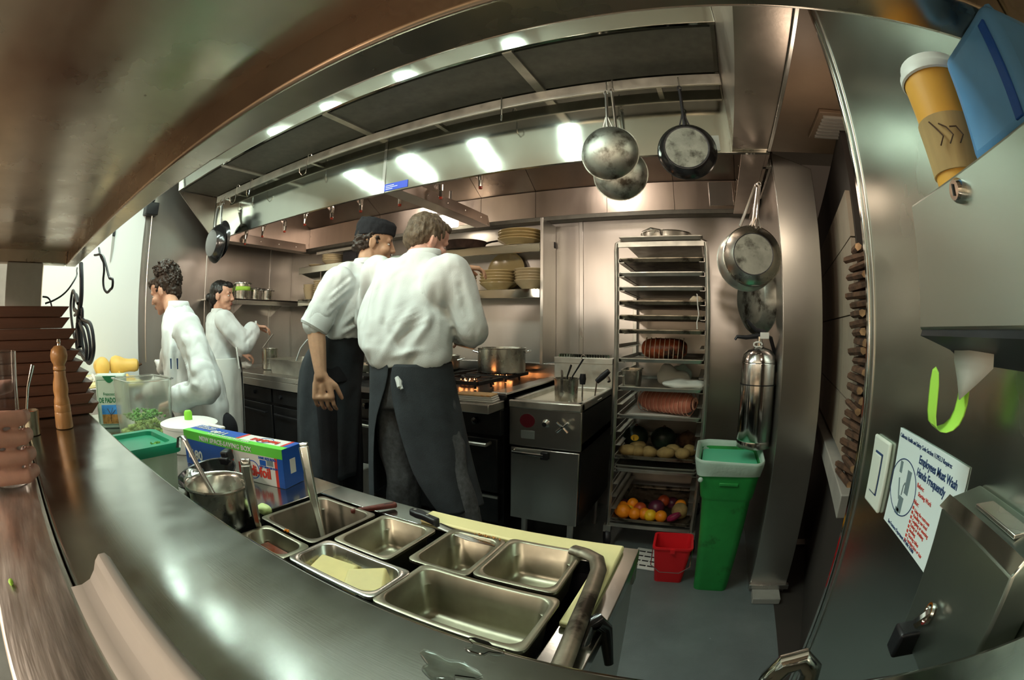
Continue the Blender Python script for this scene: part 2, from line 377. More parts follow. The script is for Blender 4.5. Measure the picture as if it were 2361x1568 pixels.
# partition with the steel-clad end, pans and extinguisher hang on its kitchen side
z1, z2 = P(1779, 353, Y=2.05).z, P(1867, 390, Y=2.05).z
wp = struct('wall_partition', MB().prism([(XP, 0), (.53, 0), (.53, z2 - .004), (XP, z1 - .004)], 2.056, 3.2, 'Y'), M['steel_wall'])
MB().prism([(XP - .004, .05), (.534, .05), (.534, z2), (XP - .004, z1)], 2.045, 2.056, 'Y').build('steel_cladding', M['steel_col'], wp, None, .002)
box('side_panel', XP - .005, XP, 2.06, 3.09, .05, z1, M['steel_wall'], wp)
box('base_strip', XP - .012, .545, 2.02, 2.05, .035, .06, M['steel'], wp, .002)
box('curb', XP + .01, .50, 1.93, 2.044, 0, .034, M['concrete'], wp, .004)
# bulkhead beam and corridor soffit
struct('trim_1', MB().bx(.14, .297, .55, 1.878, 2.03, 2.755), M['steel_inner'])
sf = struct('ceiling_corridor', MB().bx(.305, 1.9, .60, 1.95, 2.055, 2.755), M['brown'])
box('angle_trim', .298, .312, .60, 1.87, 2.022, 2.052, M['steel'], sf, .002)
# corridor side: tiled oven wall, ledge, dark base
def cx(y): return .53 + (y - 1.5) * .16
wc = struct('wall_corridor', MB().prism([(cx(1.35) + .03, 1.35), (1.9, 1.35), (1.9, 3.3), (cx(3.3) + .03, 3.3)], .0, .70, 'Z').prism([(cx(1.66) + .03, 1.64), (1.9, 1.64), (1.9, 3.3), (cx(3.3) + .03, 3.3)], .70, 2.05, 'Z'), M['floor2'])
for i, (a, b) in enumerate([(1.66, 2.0), (2.0, 2.36), (2.36, 2.75), (2.75, 3.2)]):
    for (za, zb) in ((.80, 1.02), (1.02, 1.34), (1.34, 1.62), (1.62, 1.80)):
        MB().prism([(cx(a + .003) + .012, a + .003), (cx(b - .003) + .012, b - .003), (cx(b - .003) + .032, b - .003), (cx(a + .003) + .032, a + .003)], za + .003, zb - .003).build('tile', M['tile'], wc)
MB().prism([(cx(1.36) - .03, 1.36), (cx(3.2) - .03, 3.2), (cx(3.2) + .03, 3.2), (cx(1.66) + .03, 1.66), (.75, 1.66), (.75, 1.36)], .70, .78).build('ledge', M['concrete'], wc, None, .004)
box('threshold_strip', .58, 1.0, 2.60, 2.68, 0, .012, M['steel'], wc)
# right wall: the steel end panel of the hand-wash corner
XR = .345
wr = struct('wall_right', MB().bx(XR, .50, -2.6, .905, 0, 2.76), M['steel_right'])
box('edge_trim', XR - .004, XR + .02, .900, .918, 0, 2.5, M['chrome'], wr, .004)
box('seam_strip', XR - .003, XR + .01, .868, .876, 0, 2.5, M['steel'], wr, .002)
# low wall under the pass
struct('wall_pass', MB().bx(-2.3, XR, -.05, .06, 0, 1.03), M['beige'])
# ceiling vent grille
vg = thing('ceiling_vent', 'slatted air vent in the brown corridor soffit', 'vent', (.56, 1.62, 2.05))
box('frame', -.09, .09, -.12, .12, -.012, 0.003, M['brown'], vg, .002)
for i in range(7): MB().bx(-.07, .07, -.006, .006, -.022, -.010).build('slat', M['concrete'], vg, (0, -.09 + i * .03, 0))
# ---------------------------------------------------------------- air plenum above the aisle
pl = thing('air_plenum', 'long steel air plenum box above the aisle with dark perforated underside', 'duct', (0, 0, 2.42))
MB().prism([(1.46, 0), (1.478, 0), (1.478, .33), (1.418, .33)], -3.77, .138, 'X').build('front_fascia', M['steel_hood'], pl, None, .002)
MB().bx(-3.77, .138, 1.478, 1.878, .02, .33).build('body', M['plenum'], pl)
px = [-3.77, -2.95, -1.80, -.72, .138]
for a, b in zip(px, px[1:]):
    MB().bx(a + .02, b - .02, 1.50, 1.86, .006, .02).build('perforated_panel', M['plenum'], pl)
for x in px[1:-1]:
    MB().bx(x - .022, x + .022, 1.478, 1.878, -.004, .02).build('cross_bar', M['alu'], pl)
MB().prism([(1.46, 0), (1.875, 0), (1.875, -.36)], -3.775, -3.765, 'X').build('end_gusset', M['steel_inner'], pl)
# ---------------------------------------------------------------- exhaust hood
hd = thing('exhaust_hood', 'big stainless steel exhaust hood above the cooking line', 'hood', (0, 0, 2.02))
MB().bx(-3.77, -1.672, YH, YH + .02, 0, .735).build('front_panel', M['steel_hood'], hd, None, .002)
MB().bx(-1.668, .31, YH, YH + .02, 0, .735).build('front_panel', M['steel_hood'], hd, None, .002)
MB().bx(-1.680, -1.660, YH - .004, YH, 0, .40).build('joint_strip', M['chrome'], hd)
MB().bx(-3.77, -3.755, YH + .02, 3.09, .0, .735).build('end_panel', M['steel_inner'], hd)
MB().bx(.295, .31, YH + .02, 3.09, .0, .735).build('end_panel', M['steel_inner'], hd)
MB().bx(-3.77, .31, YH + .02, 3.09, .72, .735).build('top_panel', M['steel_inner'], hd)
xb = [-3.755, -2.75, -1.70, -1.24, -.70, -.22, .22, .295]
for a, b in zip(xb, xb[1:]):
    MB().bx(a + .002, b - .002, 3.075, 3.088, .05, .268).build('back_plate', M['steel_inner'], hd)
    MB().prism([(3.075, .272), (3.088, .272), (2.35, .72), (2.33, .72)], a + .002, b - .002, 'X').build('slope_plate', M['steel_inner'], hd)
MB().bx(-3.755, .295, 2.99, 3.088, .012, .045).build('rear_gutter', M['plenum'], hd, None, .004)
for x0, x1 in ((-1.67, -1.55), (-3.755, -3.64), (.18, .295)):
    MB().prism([(x0, .0), (x1, .0), (x1 - .02, .085), (x0 + .02, .085)], YH + .02, 2.95, 'Y').build('divider_beam', M['steel_inner'], hd, None, .003)
bm = MB().lathe([(.006, 0), (.006, .003), (0, .004)], 8).mesh('bolt')
for x in (-1.565, -3.66, .20):
    for i in range(4):
        o = put('bolt', bm.copy(), M['chrome'], hd, (x + (.012 if x < 0 else -.016), 2.15 + i * .22, .04)); o.rotation_euler = (0, PI / 2 if x < 0 else -PI / 2, 0)
c = P(1662, 448, Y=3.07); MB().bx(c.x - .085, c.x + .085, 3.055, 3.075, c.z - 2.02 - .085, c.z - 2.02 + .085).build('access_panel', M['steel'], hd, None, .003)
# printed blue sticker at the joint
c = P(885, 443, Y=YH); d = P(941, 414, Y=YH)
st = MB().bx(c.x, d.x, YH - .003, YH - .0005, c.z - 2.02 + .002, d.z - 2.02 - .0).build('sticker', M['blue_sticker'], hd)
for i, w_ in enumerate((.05, .085, .06)): MB().bx(c.x + .014, c.x + .014 + w_, YH - .0035, YH - .003, (c.z + d.z) / 2 - 2.02 - .012 + i * .010, (c.z + d.z) / 2 - 2.02 - .0085 + i * .010).build('print_line', M['sign'], st)
MB().bx(P(1640, 345, Y=YH).x, P(1661, 345, Y=YH).x, YH - .003, YH - .0005, P(1655, 348, Y=YH).z - 2.02, P(1655, 313, Y=YH).z - 2.02).build('rating_plate', M['plaque'], hd)
# hood lamp near the divider
c = P(1040, 516, Y=2.9)
hl = thing('hood_lamp', 'lit box lamp in the hood beside the divider beam', 'lamp', (c.x, 2.9, c.z))
MB().bx(-.07, .075, -.10, .03, .05, .075).build('housing', M['steel'], hl, None, .004)
MB().bx(-.06, .06, -.085, .02, -.03, .05).build('diffuser', M['hoodglass'], hl, None, .012)
MB().tube([(0, -.02, .075), (0, -.02, .26)], .012).build('conduit', M['steel'], hl)
# pot rail with hooks
rl = thing('pot_rail', 'flat steel pot rail along the front of the hood', 'rail', (0, 0, 2.36))
MB().bx(-3.60, .135, 1.800, 1.812, -.036, .020).build('bar', M['alu'], rl, None, .002)
for x in (-3.3, -2.3, -1.3, -.15): MB().bx(x - .012, x + .012, 1.812, 1.88, -.02, .0).build('bracket', M['alu'], rl)
hk = MB().tube([(0, .016, .010), (0, .012, .030), (0, 0, .036), (0, -.010, .026), (0, -.010, -.07), (0, -.014, -.105), (0, -.035, -.125), (0, -.055, -.105), (0, -.058, -.075)], .0032, 6).mesh('pot_hook')
for i, (qx, lab) in enumerate([(1158, 0), (712, 0), (577, 0), (545, 0)]):
    p = P(qx, 200, Y=1.80)
    x = {1158: -.90, 712: P(712, 375, Y=1.8).x, 577: P(577, 440, Y=1.8).x, 545: P(545, 460, Y=1.8).x}[qx]
    o = put('pot_hook', hk, M['chrome'], None, (x, 1.800, 2.365)); tag(o, 'empty wire hook hanging on the pot rail', 'hook', 'empty hooks on the pot rail'); o.rotation_euler = (0, 0, .5 * ((-1) ** i))
# fire-suppression nozzles
nz = thing('fire_nozzle', 'chrome fire suppression nozzle with red cap under the hood', 'nozzle', (0, 0, 0), 0, 'fire nozzles in a row under the hood')
MB().tube([(0, 0, .518), (0, 0, .055)], .010, 10).build('drop_pipe', M['chrome'], nz)
MB().tube([(0, 0, .075), (0, 0, .05), (.012, 0, .038), (.045, 0, .036), (.058, 0, .026), (.060, 0, .0)], [.015, .016, .014, .014, .014, .012], 10).build('swivel_joint', M['chrome'], nz)
MB().tube([(.060, 0, .002), (.062, 0, -.03)], .010, 10).build('tip', M['chrome'], nz)
MB().tube([(.062, 0, -.022), (.063, 0, -.040)], .0085, 10).build('cap', M['red_rubber'], nz)
first = True
for (qx, qy) in [(567, 548), (608, 530), (653, 518), (705, 502), (760, 487), (827, 470), (918, 455), (1003, 437), (1098, 414)]:
    p = P(qx, qy, Y=2.2) + V(0, 0, -.030); nz.scale = (1.25, 1.25, 1.25); r = (0, 0, -.5 + random.uniform(-.25, .25))
    if first: nz.location = p; nz.rotation_euler = r; first = False
    else: dup(nz, p, r)
# fluorescent fixtures over the aisle (they run towards the hood)
fx = thing('ceiling_lamp', 'narrow fluorescent ceiling lamp over the aisle', 'lamp', (-.98, .62, 2.755), -.26, 'fluorescent lamps over the aisle')
MB().bx(-.07, .07, -.33, .33, -.05, 0).build('housing', M['white_plastic'], fx, None, .006)
MB().bx(-.042, .042, -.31, .31, -.075, -.05).build('tube_cover', M['tube'], fx, None, .01)
for x, y in ((-1.72, .62), (-2.40, .62), (-3.05, .62)): dup(fx, (x, y, 2.755))
# ================================================================ THE PASS (counter, shelf overhead, rail)
pc = thing('pass_counter', 'long polished steel pass counter with rolled back edge', 'counter', (0, 0, 1.07))
MB().bx(-2.25, XR, .010, .211, -.035, 0).build('top', M['counter'], pc, None, .006)
MB().bx(-2.25, XR, .185, .209, -.075, -.035).build('apron', M['counter'], pc, None, .003)
lg = thing('pass_ledge', 'scratched steel ledge on the guest side of the pass', 'counter', (0, 0, 1.078))
MB().bx(-2.25, XR, -.08, .008, -.03, 0).build('top', M['ledge'], lg, None, .006)
MB().bx(-2.25, XR, -.074, -.055, -.09, -.03).build('front_apron', M['ledge'], lg, None, .003)
# curled ticket rail
rx0 = P(190, 1310, Z=1.09).x
prof = [(-.004, .0035), (.016, .0035), (.030, .008), (.040, .018), (.046, .029), (.052, .035), (.059, .035), (.064, .029), (.063, .021), (.057, .018)]
prof = [(y_ * .74, .0035 + (z_ - .0035) * .70) for y_, z_ in prof]
tr = thing('ticket_rail', 'grey curled order ticket rail lying along the pass counter', 'rail', (rx0, .006, 1.0715))
def sheet(mb, prof, x0, x1):
    return mb.loft([[V(x, y, z) for y, z in prof] for x in (x0, x1)], caps=False, closed=False)
sheet(MB(), prof, 0, XR - rx0 - .004).build('curled_strip', M['grey_rail'], tr, None, 0, 0, 60, .003)
MB().bx(0, XR - rx0 - .004, -.004, .034, .0, .0025).build('base_strip', M['grey_rail'], tr)
# shelf overhead: upside-down steel tray
ps = thing('pass_shelf', 'wide brownish steel shelf overhead with a folded rim', 'shelf', (0, 0, 1.54))
MB().bx(-2.22, XR - .002, -.44, .31, .055, .075).build('top_plate', M['shelf_under'], ps)
MB().bx(-2.25, XR - .002, .263, .322, .0, .11).build('kitchen_rim', M['shelf_under'], ps, None, .006)
MB().bx(-2.25, XR - .002, .322, .337, .012, .11).build('rim_facing', M['alu'], ps, None, .006)
MB().bx(-2.25, XR - .002, -.46, -.40, .0, .11).build('guest_rim', M['shelf_under'], ps, None, .006)
MB().bx(-2.25, -2.19, -.40, .262, .0, .11).build('end_rim', M['shelf_under'], ps, None, .006)
po = thing('shelf_post', 'square steel post holding the pass shelf', 'post', (-2.2, .03, 1.071))
MB().bx(-.04, .04, -.10, .10, .008, .468).build('shaft', M['concrete'], po, None, .004)
MB().bx(-.05, .05, -.12, .12, .0, .008).build('foot_plate', M['steel'], po)
# water spots
for i, (qx, qy, s) in enumerate([(1028, 1540, .012), (1112, 1492, .0075)]):
    p = P(qx, qy, Z=1.071)
    pr = [(0, .0022), (.6, .0020), (.9, .0012), (1, 0), (0, 0)]
    mb = MB()
    ring = lambda k: 1 + .28 * math.sin(3 * k + i) + .16 * math.sin(5 * k + 1)
    seg = 22; rings = []
    for r, z in ((1, 0), (.94, .0007), (.6, .0010), (.05, .0011)):
        rings.append([V(math.cos(2 * PI * k / seg) * r * s * ring(2 * PI * k / seg) * 1.5, math.sin(2 * PI * k / seg) * r * s * ring(2 * PI * k / seg), z) for k in range(seg)])
    o = mb.loft(rings).build('water_puddle', M['water'], None, p)
    tag(o, ['large clear water puddle on the steel pass counter', 'small clear water drop near the counter back edge'][i], 'water')
o = MB().ell((0, 0, .002), (.006, .003, .002), None, 8, 5).build('lime_crumb', M['tape'], None, P(27, 1347, Z=1.0785)); tag(o, 'tiny lime crumb on the scratched steel ledge', 'crumb')
# ================================================================ HAND-WASH CORNER (right wall)
td = thing('towel_dispenser', 'brushed steel paper towel dispenser carrying the coffee cup', 'dispenser', (0, 0, 1.27))
MB().prism([(.245, .006), (.245, .137), (XR - .001, .137), (XR - .001, -.024), (.318, -.024), (.300, -.008)], .10, .466, 'Y').build('case', M['disp'], td, None, .003)
MB().prism([(.2445, .0), (.247, .006), (.301, -.008), (.320, -.025), (.312, -.027), (.290, -.014)], .10, .462, 'Y').build('tear_lip', M['dark_metal'], td)
c = P(2217, 441, X=.245); ln = MB().lathe([(0, 0), (.011, 0), (.011, .006), (.009, .010), (0, .010)], 16, (.245, c.y, c.z - 1.27), frame((-1, 0, 0))).build('lock', M['chrome'], td)
MB().bx(.2335, .2345, c.y - .001, c.y + .001, c.z - 1.275, c.z - 1.265).build('key_slot', M['black'], ln)
# towel sheet and tape
a, b, c = P(2200, 830, X=.29), P(2290, 850, X=.29), P(2213, 922, X=.29)
o = MB().loft([[a + V(0, 0, .02), (a + b) / 2 + V(-.006, 0, .02), b + V(0, 0, .02)], [a, (a + b) / 2 + V(-.004, 0, 0), b], [(a + c) / 2, (a + b + c) / 3 + V(-.002, 0, 0), (b + c) / 2], [c + V(0, .002, 0), c, c + V(0, -.003, .002)]], False, False).build('paper_towel', M['paper'], None, None, 0, 0, 60, .0006)
tag(o, 'torn white paper towel hanging from the dispenser slot', 'paper towel')
tp = [P(2160, 835, X=.275), P(2152, 920, X=.275), P(2145, 982, X=.275), P(2172, 992, X=.285), P(2205, 975, X=.30), P(2222, 925, X=.30), P(2228, 860, X=.30)]
o = MB().loft([[p + V(0, .016, 0), p + V(0, -.013, -.003)] for p in tp], False, False).build('tape_loop', M['tape'], None, None, 0, 1, 60, .0008)
tag(o, 'lime green strip of tape looped under the towel dispenser', 'tape')
# coffee cup on the dispenser
cp = thing('coffee_cup', 'orange paper coffee cup with white lid and kraft sleeve', 'cup', (.283, .392, 1.408)); cp.scale = (1, 1, .83)
MB().lathe([(0, .0), (.030, .0), (.0415, .140), (.0, .140)], 32).build('cup_body', M['cup'], cp)
sl = MB().lathe([(.0315, .015), (.0335, .015), (.0395, .080), (.0375, .080)], 32).build('sleeve', M['kraft'], cp)
MB().lathe([(.0425, .136), (.0445, .138), (.0445, .146), (.042, .150), (.040, .160), (.034, .160), (.032, .155), (0, .155)], 32).build('lid', M['white_plastic'], cp)
for k in range(3):
    pts = [V(math.cos(t) * .0402, math.sin(t) * .0402, z) for t, z in ((3.5 + .3 * k, .072 - .006 * k), (3.7 + .3 * k, .060), (3.85 + .3 * k, .05), (3.7 + .3 * k, .04))]
    MB().tube(pts, .0009, 5).build('print_mark', M['bark'], sl)
bj = thing('blue_jug', 'blue plastic jug standing beside the coffee cup', 'jug', (.300, .283, 1.408))
MB().bx(-.036, .038, -.056, .056, 0, .112).build('body', M['bluejug'], bj, None, .014, seg=3)
MB().tube([(-.0, .03, .10), (0, .035, .124), (0, .0, .126), (0, -.03, .124), (0, -.035, .10)], .008, 8).build('handle', M['bluejug'], bj)
MB().bx(-.038, -.035, -.046, -.034, .012, .095).build('ridge', M['box_blue'], bj, None, .001)
# light switch
sw = thing('light_switch', 'white rocker light switch on the steel wall', 'switch', (XR, .768, 1.033))
MB().bx(-.008, 0, -.041, .041, -.062, .062).build('plate', M['switch'], sw, None, .004)
MB().bx(-.0095, -.008, -.0185, .0185, -.037, .037).build('frame', M['ink'], sw)
MB().bx(-.0125, -.009, -.0165, .0165, -.034, .034).build('rocker', M['switch'], sw, None, .002)
# hand washing sign
sg = thing('handwash_sign', 'laminated hand washing notice taped to the steel wall', 'sign', (XR - .001, .578, 1.050))
MB().bx(-.0012, 0, -.120, .122, -.077, .077).build('sheet', M['sign'], sg)
def T(s, size, y, z, mt, sx=1.0, bold=0):
    return text(s, size, mt, sg, mat4((0, -1, 0), (0, 0, 1), (-.0016, y, z)), sx=sx, bold=bold)
T('California Health and Safety Code Section 113953.3 Requires:', .0088, .118, .064, M['ink'], .88)
T('Employees Must Wash', .0165, .030, .044, M['ink'], .86, .0003)
T('Hands Frequently', .0165, .030, .026, M['ink'], .86, .0003)
T('Before:', .009, .020, .012, M['redink'])
T('Starting Work', .0085, .010, .002, M['redink'])
T('After:', .009, .020, -.012, M['redink'])
for i in range(7): T(['Using the restroom', 'Handling raw food', 'Coughing or sneezing', 'Eating or drinking', 'Smoking', 'Clearing tables', 'Touching face or hair'][i], .0075, .010, -.022 - i * .0075, M['redink'])
for i in range(8): MB().bx(-.0016, -.0012, .013, .019, -.0205 - i * .0072, -.0160 - i * .0072).build('check_mark', M['redink'], sg)
T('San Francisco Department of Public Health', .0080, .100, -.073, M['ink'], .9)
MB().lathe([(.0455, 0), (.0472, 0), (.0472, .0006), (.0455, .0006), (.0455, 0)], 40, (-.0012, .073, -.006), frame((-1, 0, 0)), 1.15, .92).build('circle_print', M['ink'], sg)
for (ya, yb, za, zb) in ((.088, .098, .012, .030), (.048, .064, -.012, .024), (.060, .078, -.045, -.020), (.068, .084, -.050, -.040)):
    MB().bx(-.0016, -.0012, ya, yb, za, zb).build('picture_block', M['greyink'], sg)
MB().tube([(-.0015, .092, .004), (-.0015, .083, -.018), (-.0015, .078, -.026)], .0016, 5).build('hand_print', M['greyink'], sg)
MB().tube([(-.0015, .072, -.018), (-.0015, .070, -.002), (-.0015, .066, .003), (-.0015, .062, -.001), (-.0015, .062, -.006)], .0011, 5).build('tap_print', M['greyink'], sg)
# soap dispenser
sd = thing('soap_dispenser', 'steel soap dispenser box with a sloped lid and black valve', 'dispenser', (0, 0, 1.0))
MB().prism([(XR - .001, -.06), (.290, -.06), (.286, .098), (.296, .108), (XR - .001, .118)], .255, .425, 'Y').build('tank', M['soap'], sd, None, .004)
MB().prism([(.2855, .097), (.2835, .099), (.2955, .1105), (.2965, .108)], .255, .425, 'Y').build('lid_edge', M['chrome'], sd)
MB().bx(.304, .332, .29, .375, .112, .1165).build('fill_window', M['steel'], sd, None, .001)
c = P(2120, 1465, X=.30)
vb = MB().bx(.262, .30, c.y - .014, c.y + .014, c.z - 1.0 - .018, c.z - 1.0 + .016).build('valve', M['black'], sd, None, .004)
c = P(2148, 1415, X=.285)
MB().lathe([(.010, 0), (.0125, 0), (.0125, .004), (.010, .004), (.010, 0)], 16, (.282, c.y, c.z - 1.0), frame((-1, .3, .2)), 1.0, 1.0).build('valve_ring', M['chrome'], sd)
MB().tube([(.30, c.y, c.z - 1.0 + .01), (.285, c.y + .004, c.z - 1.0 - .004), (.280, c.y + .014, c.z - 1.0 - .02)], .008, 8).build('valve_stem', M['chrome'], sd)
# wall faucet, only its bend shows above the counter
c = P(1850, 1500, Y=.36)
fc = thing('faucet', 'chrome gooseneck faucet bend rising behind the counter', 'faucet', (c.x, .36, c.z - .03))
pts = [V(XR - c.x, 0, -.30), V(.10, 0, -.30), V(.03, 0, -.28), V(.024, 0, -.2), V(.024, 0, -.03), V(.018, 0, .004), V(.004, 0, .018), V(-.012, 0, .012), V(-.022, 0, -.008), V(-.024, 0, -.035)]
MB().tube(pts, .0125, 14).build('spout', M['chrome'], fc)
MB().lathe([(.010, 0), (.0155, 0), (.0155, .018), (.010, .018), (.010, 0)], 16, (-.024, 0, -.045)).build('aerator', M['chrome'], fc)
MB().lathe([(0, 0), (.028, 0), (.024, .012), (0, .012)], 20, (XR - c.x, 0, -.30), frame((-1, 0, 0))).build('wall_flange', M['chrome'], fc)
# ================================================================ PREP TABLE
def rrect(x0, x1, y0, y1, r, z, n=4):
    out = []
    for cx_, cy_, a0 in ((x1 - r, y1 - r, 0), (x0 + r, y1 - r, PI / 2), (x0 + r, y0 + r, PI), (x1 - r, y0 + r, 1.5 * PI)):
        out += [V(cx_ + r * math.cos(a0 + PI / 2 * i / n), cy_ + r * math.sin(a0 + PI / 2 * i / n), z) for i in range(n + 1)]
    return out
def pan_mesh(w, d, h, rim=.011, r=.022, taper=.010, t=.0012, step=True):
    """gastronorm pan, origin at the rim centre"""
    a, b = w / 2, d / 2
    def q(i, z, rr): return rrect(-a + i, a - i, -b + i, b - i, max(.003, rr), z)
    rg = [q(0, -.006, r * .6), q(0, -.001, r * .6), q(.002, 0, r * .6), q(rim - .002, 0, r), q(rim, -.002, r)]
    if step: rg += [q(rim + .002, -.022, r), q(rim + .005, -.025, r)]
    rg += [q(rim + taper - .004, -h + .012, r), q(rim + taper, -h + .003, r), q(rim + taper + .010, -h, r * .6)]
    mb = MB().loft(rg, caps=False); n = len(rg[0]); o = (len(rg) - 1) * n
    mb.f.append(tuple(range(o, o + n)))
    outer = [q(0, -.006, r * .6), q(rim - .003, -.005, r), q(rim + taper - .005, -h - t, r)]
    mb.loft(outer, caps=False); o = len(mb.v) - n; mb.f.append(tuple(range(o, o + n)))
    return mb
TZ = .85
tb = thing('prep_table', 'stainless steel prep table with a sunken pan well under the pass', 'table', (0, 0, TZ))
OX0, OX1, OY0, OY1 = -.875, -.165, .385, .735
for r in ((-2.45, OX0, .065, .81), (OX1, -.10, .065, .81), (OX0, OX1, OY1, .81), (OX0, OX1, .065, OY0)):
    MB().bx(*r, -.03, 0).build('top_sheet', M['counter'], tb, None, .002)
for r in ((OX0 - .01, OX0, OY0, OY1), (OX1, OX1 + .01, OY0, OY1), (OX0, OX1, OY1, OY1 + .01), (OX0, OX1, OY0 - .01, OY0)):
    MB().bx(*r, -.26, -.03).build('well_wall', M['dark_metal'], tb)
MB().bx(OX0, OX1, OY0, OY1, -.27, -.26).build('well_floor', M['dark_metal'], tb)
MB().bx(-2.45, -.10, .78, .808, -.07, -.03).build('front_rail', M['steel_h'], tb, None, .003)
MB().bx(-.13, -.104, .07, .80, -.85, -.03).build('end_panel', M['steel_col'], tb, None, .003)
MB().bx(-2.42, -.13, .72, .74, -.75, -.28).build('door_front', M['oven'], tb, None, .004)
MB().bx(-2.42, -.13, .10, .72, -.80, -.75).build('under_shelf', M['steel_h'], tb)
for x in (-2.40, -1.3, -.16): MB().tube([(x, .7, -.85), (x, .7, -.28)], .02).build('leg', M['steel'], tb)
# yellow L-shaped board
zb = .863
q1, q2, q3 = P(985, 1183, Z=zb), P(1442, 1257, Z=zb), P(1340, 1443, Z=zb)
bd = MB().prism([(q1.x, .742), (q1.x, .793), (-.128, .793), (-.128, q3.y), (-.163, q3.y), (-.163, .742)], TZ + .0005, zb).build('cutting_board', M['board'], None, None, .004)
tag(bd, 'yellow plastic cutting board bent around the pan well', 'cutting board')
PANZ = .869
def place_pan(name, lab, cor, h=.10, mt='pan_in', z=PANZ, rot=0, grp='steel inset pans'):
    ps_ = [P(x, y, Z=z) for x, y in cor]
    x0 = (ps_[0].x + ps_[3].x) / 2; x1 = (ps_[1].x + ps_[2].x) / 2; y1 = (ps_[0].y + ps_[1].y) / 2; y0 = (ps_[2].y + ps_[3].y) / 2
    t = thing(name, lab, 'pan', ((x0 + x1) / 2, (y0 + y1) / 2, z), rot, grp)
    pan_mesh(x1 - x0, y1 - y0, h).build('pan_body', M[mt], t, None, 0, 0, 50)
    return t, x1 - x0, y1 - y0
pR, wR, dR = place_pan('steel_pan', 'steel inset pan with crumbs left in one corner', [(1172, 1240), (1348, 1268), (1283, 1372), (1092, 1322)], h=.072)
pM, wM, dM = place_pan('steel_pan', 'stained steel inset pan with brown bits on its rim', [(1030, 1219), (1166, 1240), (1088, 1330), (942, 1292)], h=.080)
p3, w3, d3 = place_pan('steel_pan', 'clean empty steel inset pan beside the black knife', [(872, 1189), (1020, 1214), (897, 1288), (762, 1246)], h=.07, z=.868)
pD, wD, dD = place_pan('steel_pan', 'deep dark steel inset pan with a tall ladle in it', [(735, 1143), (880, 1184), (725, 1247), (592, 1196)], h=.14, z=.866, mt='pan_dark')
pB, wB, dB = place_pan('steel_pan', 'steel inset pan holding two blocks of butter', [(728, 1246), (955, 1300), (868, 1388), (672, 1288)], h=.068, mt='pan', z=.880)
pG, wG, dG = place_pan('steel_pan', 'large empty steel inset pan beside the butter pan', [(952, 1298), (1289, 1370), (1222, 1508), (868, 1390)], h=.085, mt='pan_in', z=.878)
pS, wS, dS = place_pan('steel_pan', 'steel inset pan filled with dark red sauce', [(597, 1208), (722, 1250), (664, 1290), (545, 1240)], h=.10, z=.864)
pS.scale = (1, 1, 1)
# contents
o = MB().bx(-wS / 2 + .024, wS / 2 - .024, -dS / 2 + .022, dS / 2 - .022, -.004, 0).build('sauce', M['sauce'], None, pS.location + V(0, 0, -.026), .004); tag(o, 'dark red tomato sauce in the steel pan', 'sauce', None, 'stuff')
def heap(name, n, area, mt, loc, lab, cat, size=.004, hz=.012, parent=None):
    mb = MB()
    for i in range(n):
        x, y = random.uniform(-1, 1) * area[0], random.uniform(-1, 1) * area[1]
        k = max(0, 1 - (x / area[0]) ** 2 - (y / area[1]) ** 2)
        s = size * random.uniform(.6, 1.3)
        mb.ell((x, y, s * .6 + random.random() * hz * k), (s, s * random.uniform(.6, 1), s * .6), Euler((random.random(), random.random(), random.random() * 6)).to_matrix(), 6, 4)
    o = mb.build(name, mt, parent, loc); return tag(o, lab, cat, None, 'stuff') if parent is None else o
heap('crumbs', 150, (.030, .026), M['crumb'], pR.location + V(wR / 2 - .055, -dR / 2 + .062, -.071), 'golden brown crumbs heaped in the corner of a steel pan', 'crumbs', .0036, .012)
heap('rim_crumbs', 26, (.030, .0022), M['crumb'], pM.location + V(.02, dM / 2 - .005, .001), 'brown crumbs stuck along the stained pan rim', 'crumbs', .0022, .001)
heap('sauce_bits', 16, (.008, .004), M['orange'], P(662, 1225, Z=.872), 'orange bits of sauce on the rim between two pans', 'crumbs', .0022, .001)
def chunk(name, lab, loc, rot, sz, mt, taper=.8, cat='butter'):
    a, b, c_ = sz
    mb = MB().loft([[V(-a, -b, 0), V(a, -b, 0), V(a, b, 0), V(-a, b, 0)], [V(-a * taper, -b, c_), V(a * .9, -b * .9, c_ * .85), V(a * .85, b * .9, c_), V(-a * taper, b * taper, c_ * 1.1)]])
    o = mb.build(name, mt, None, loc, .004); o.rotation_euler = rot; return tag(o, lab, cat)
bl = pB.location
chunk('butter_block', 'tall wedge of yellow butter leaning in the steel pan', bl + V(.046, -.006, -.062), (.10, -.10, .5), (.046, .034, .062), M['butter'], .5)
chunk('butter_block', 'low crumbly slab of yellow butter in the steel pan', bl + V(-.038, -.004, -.064), (0, .06, .3), (.042, .036, .046), M['butter'], .9)
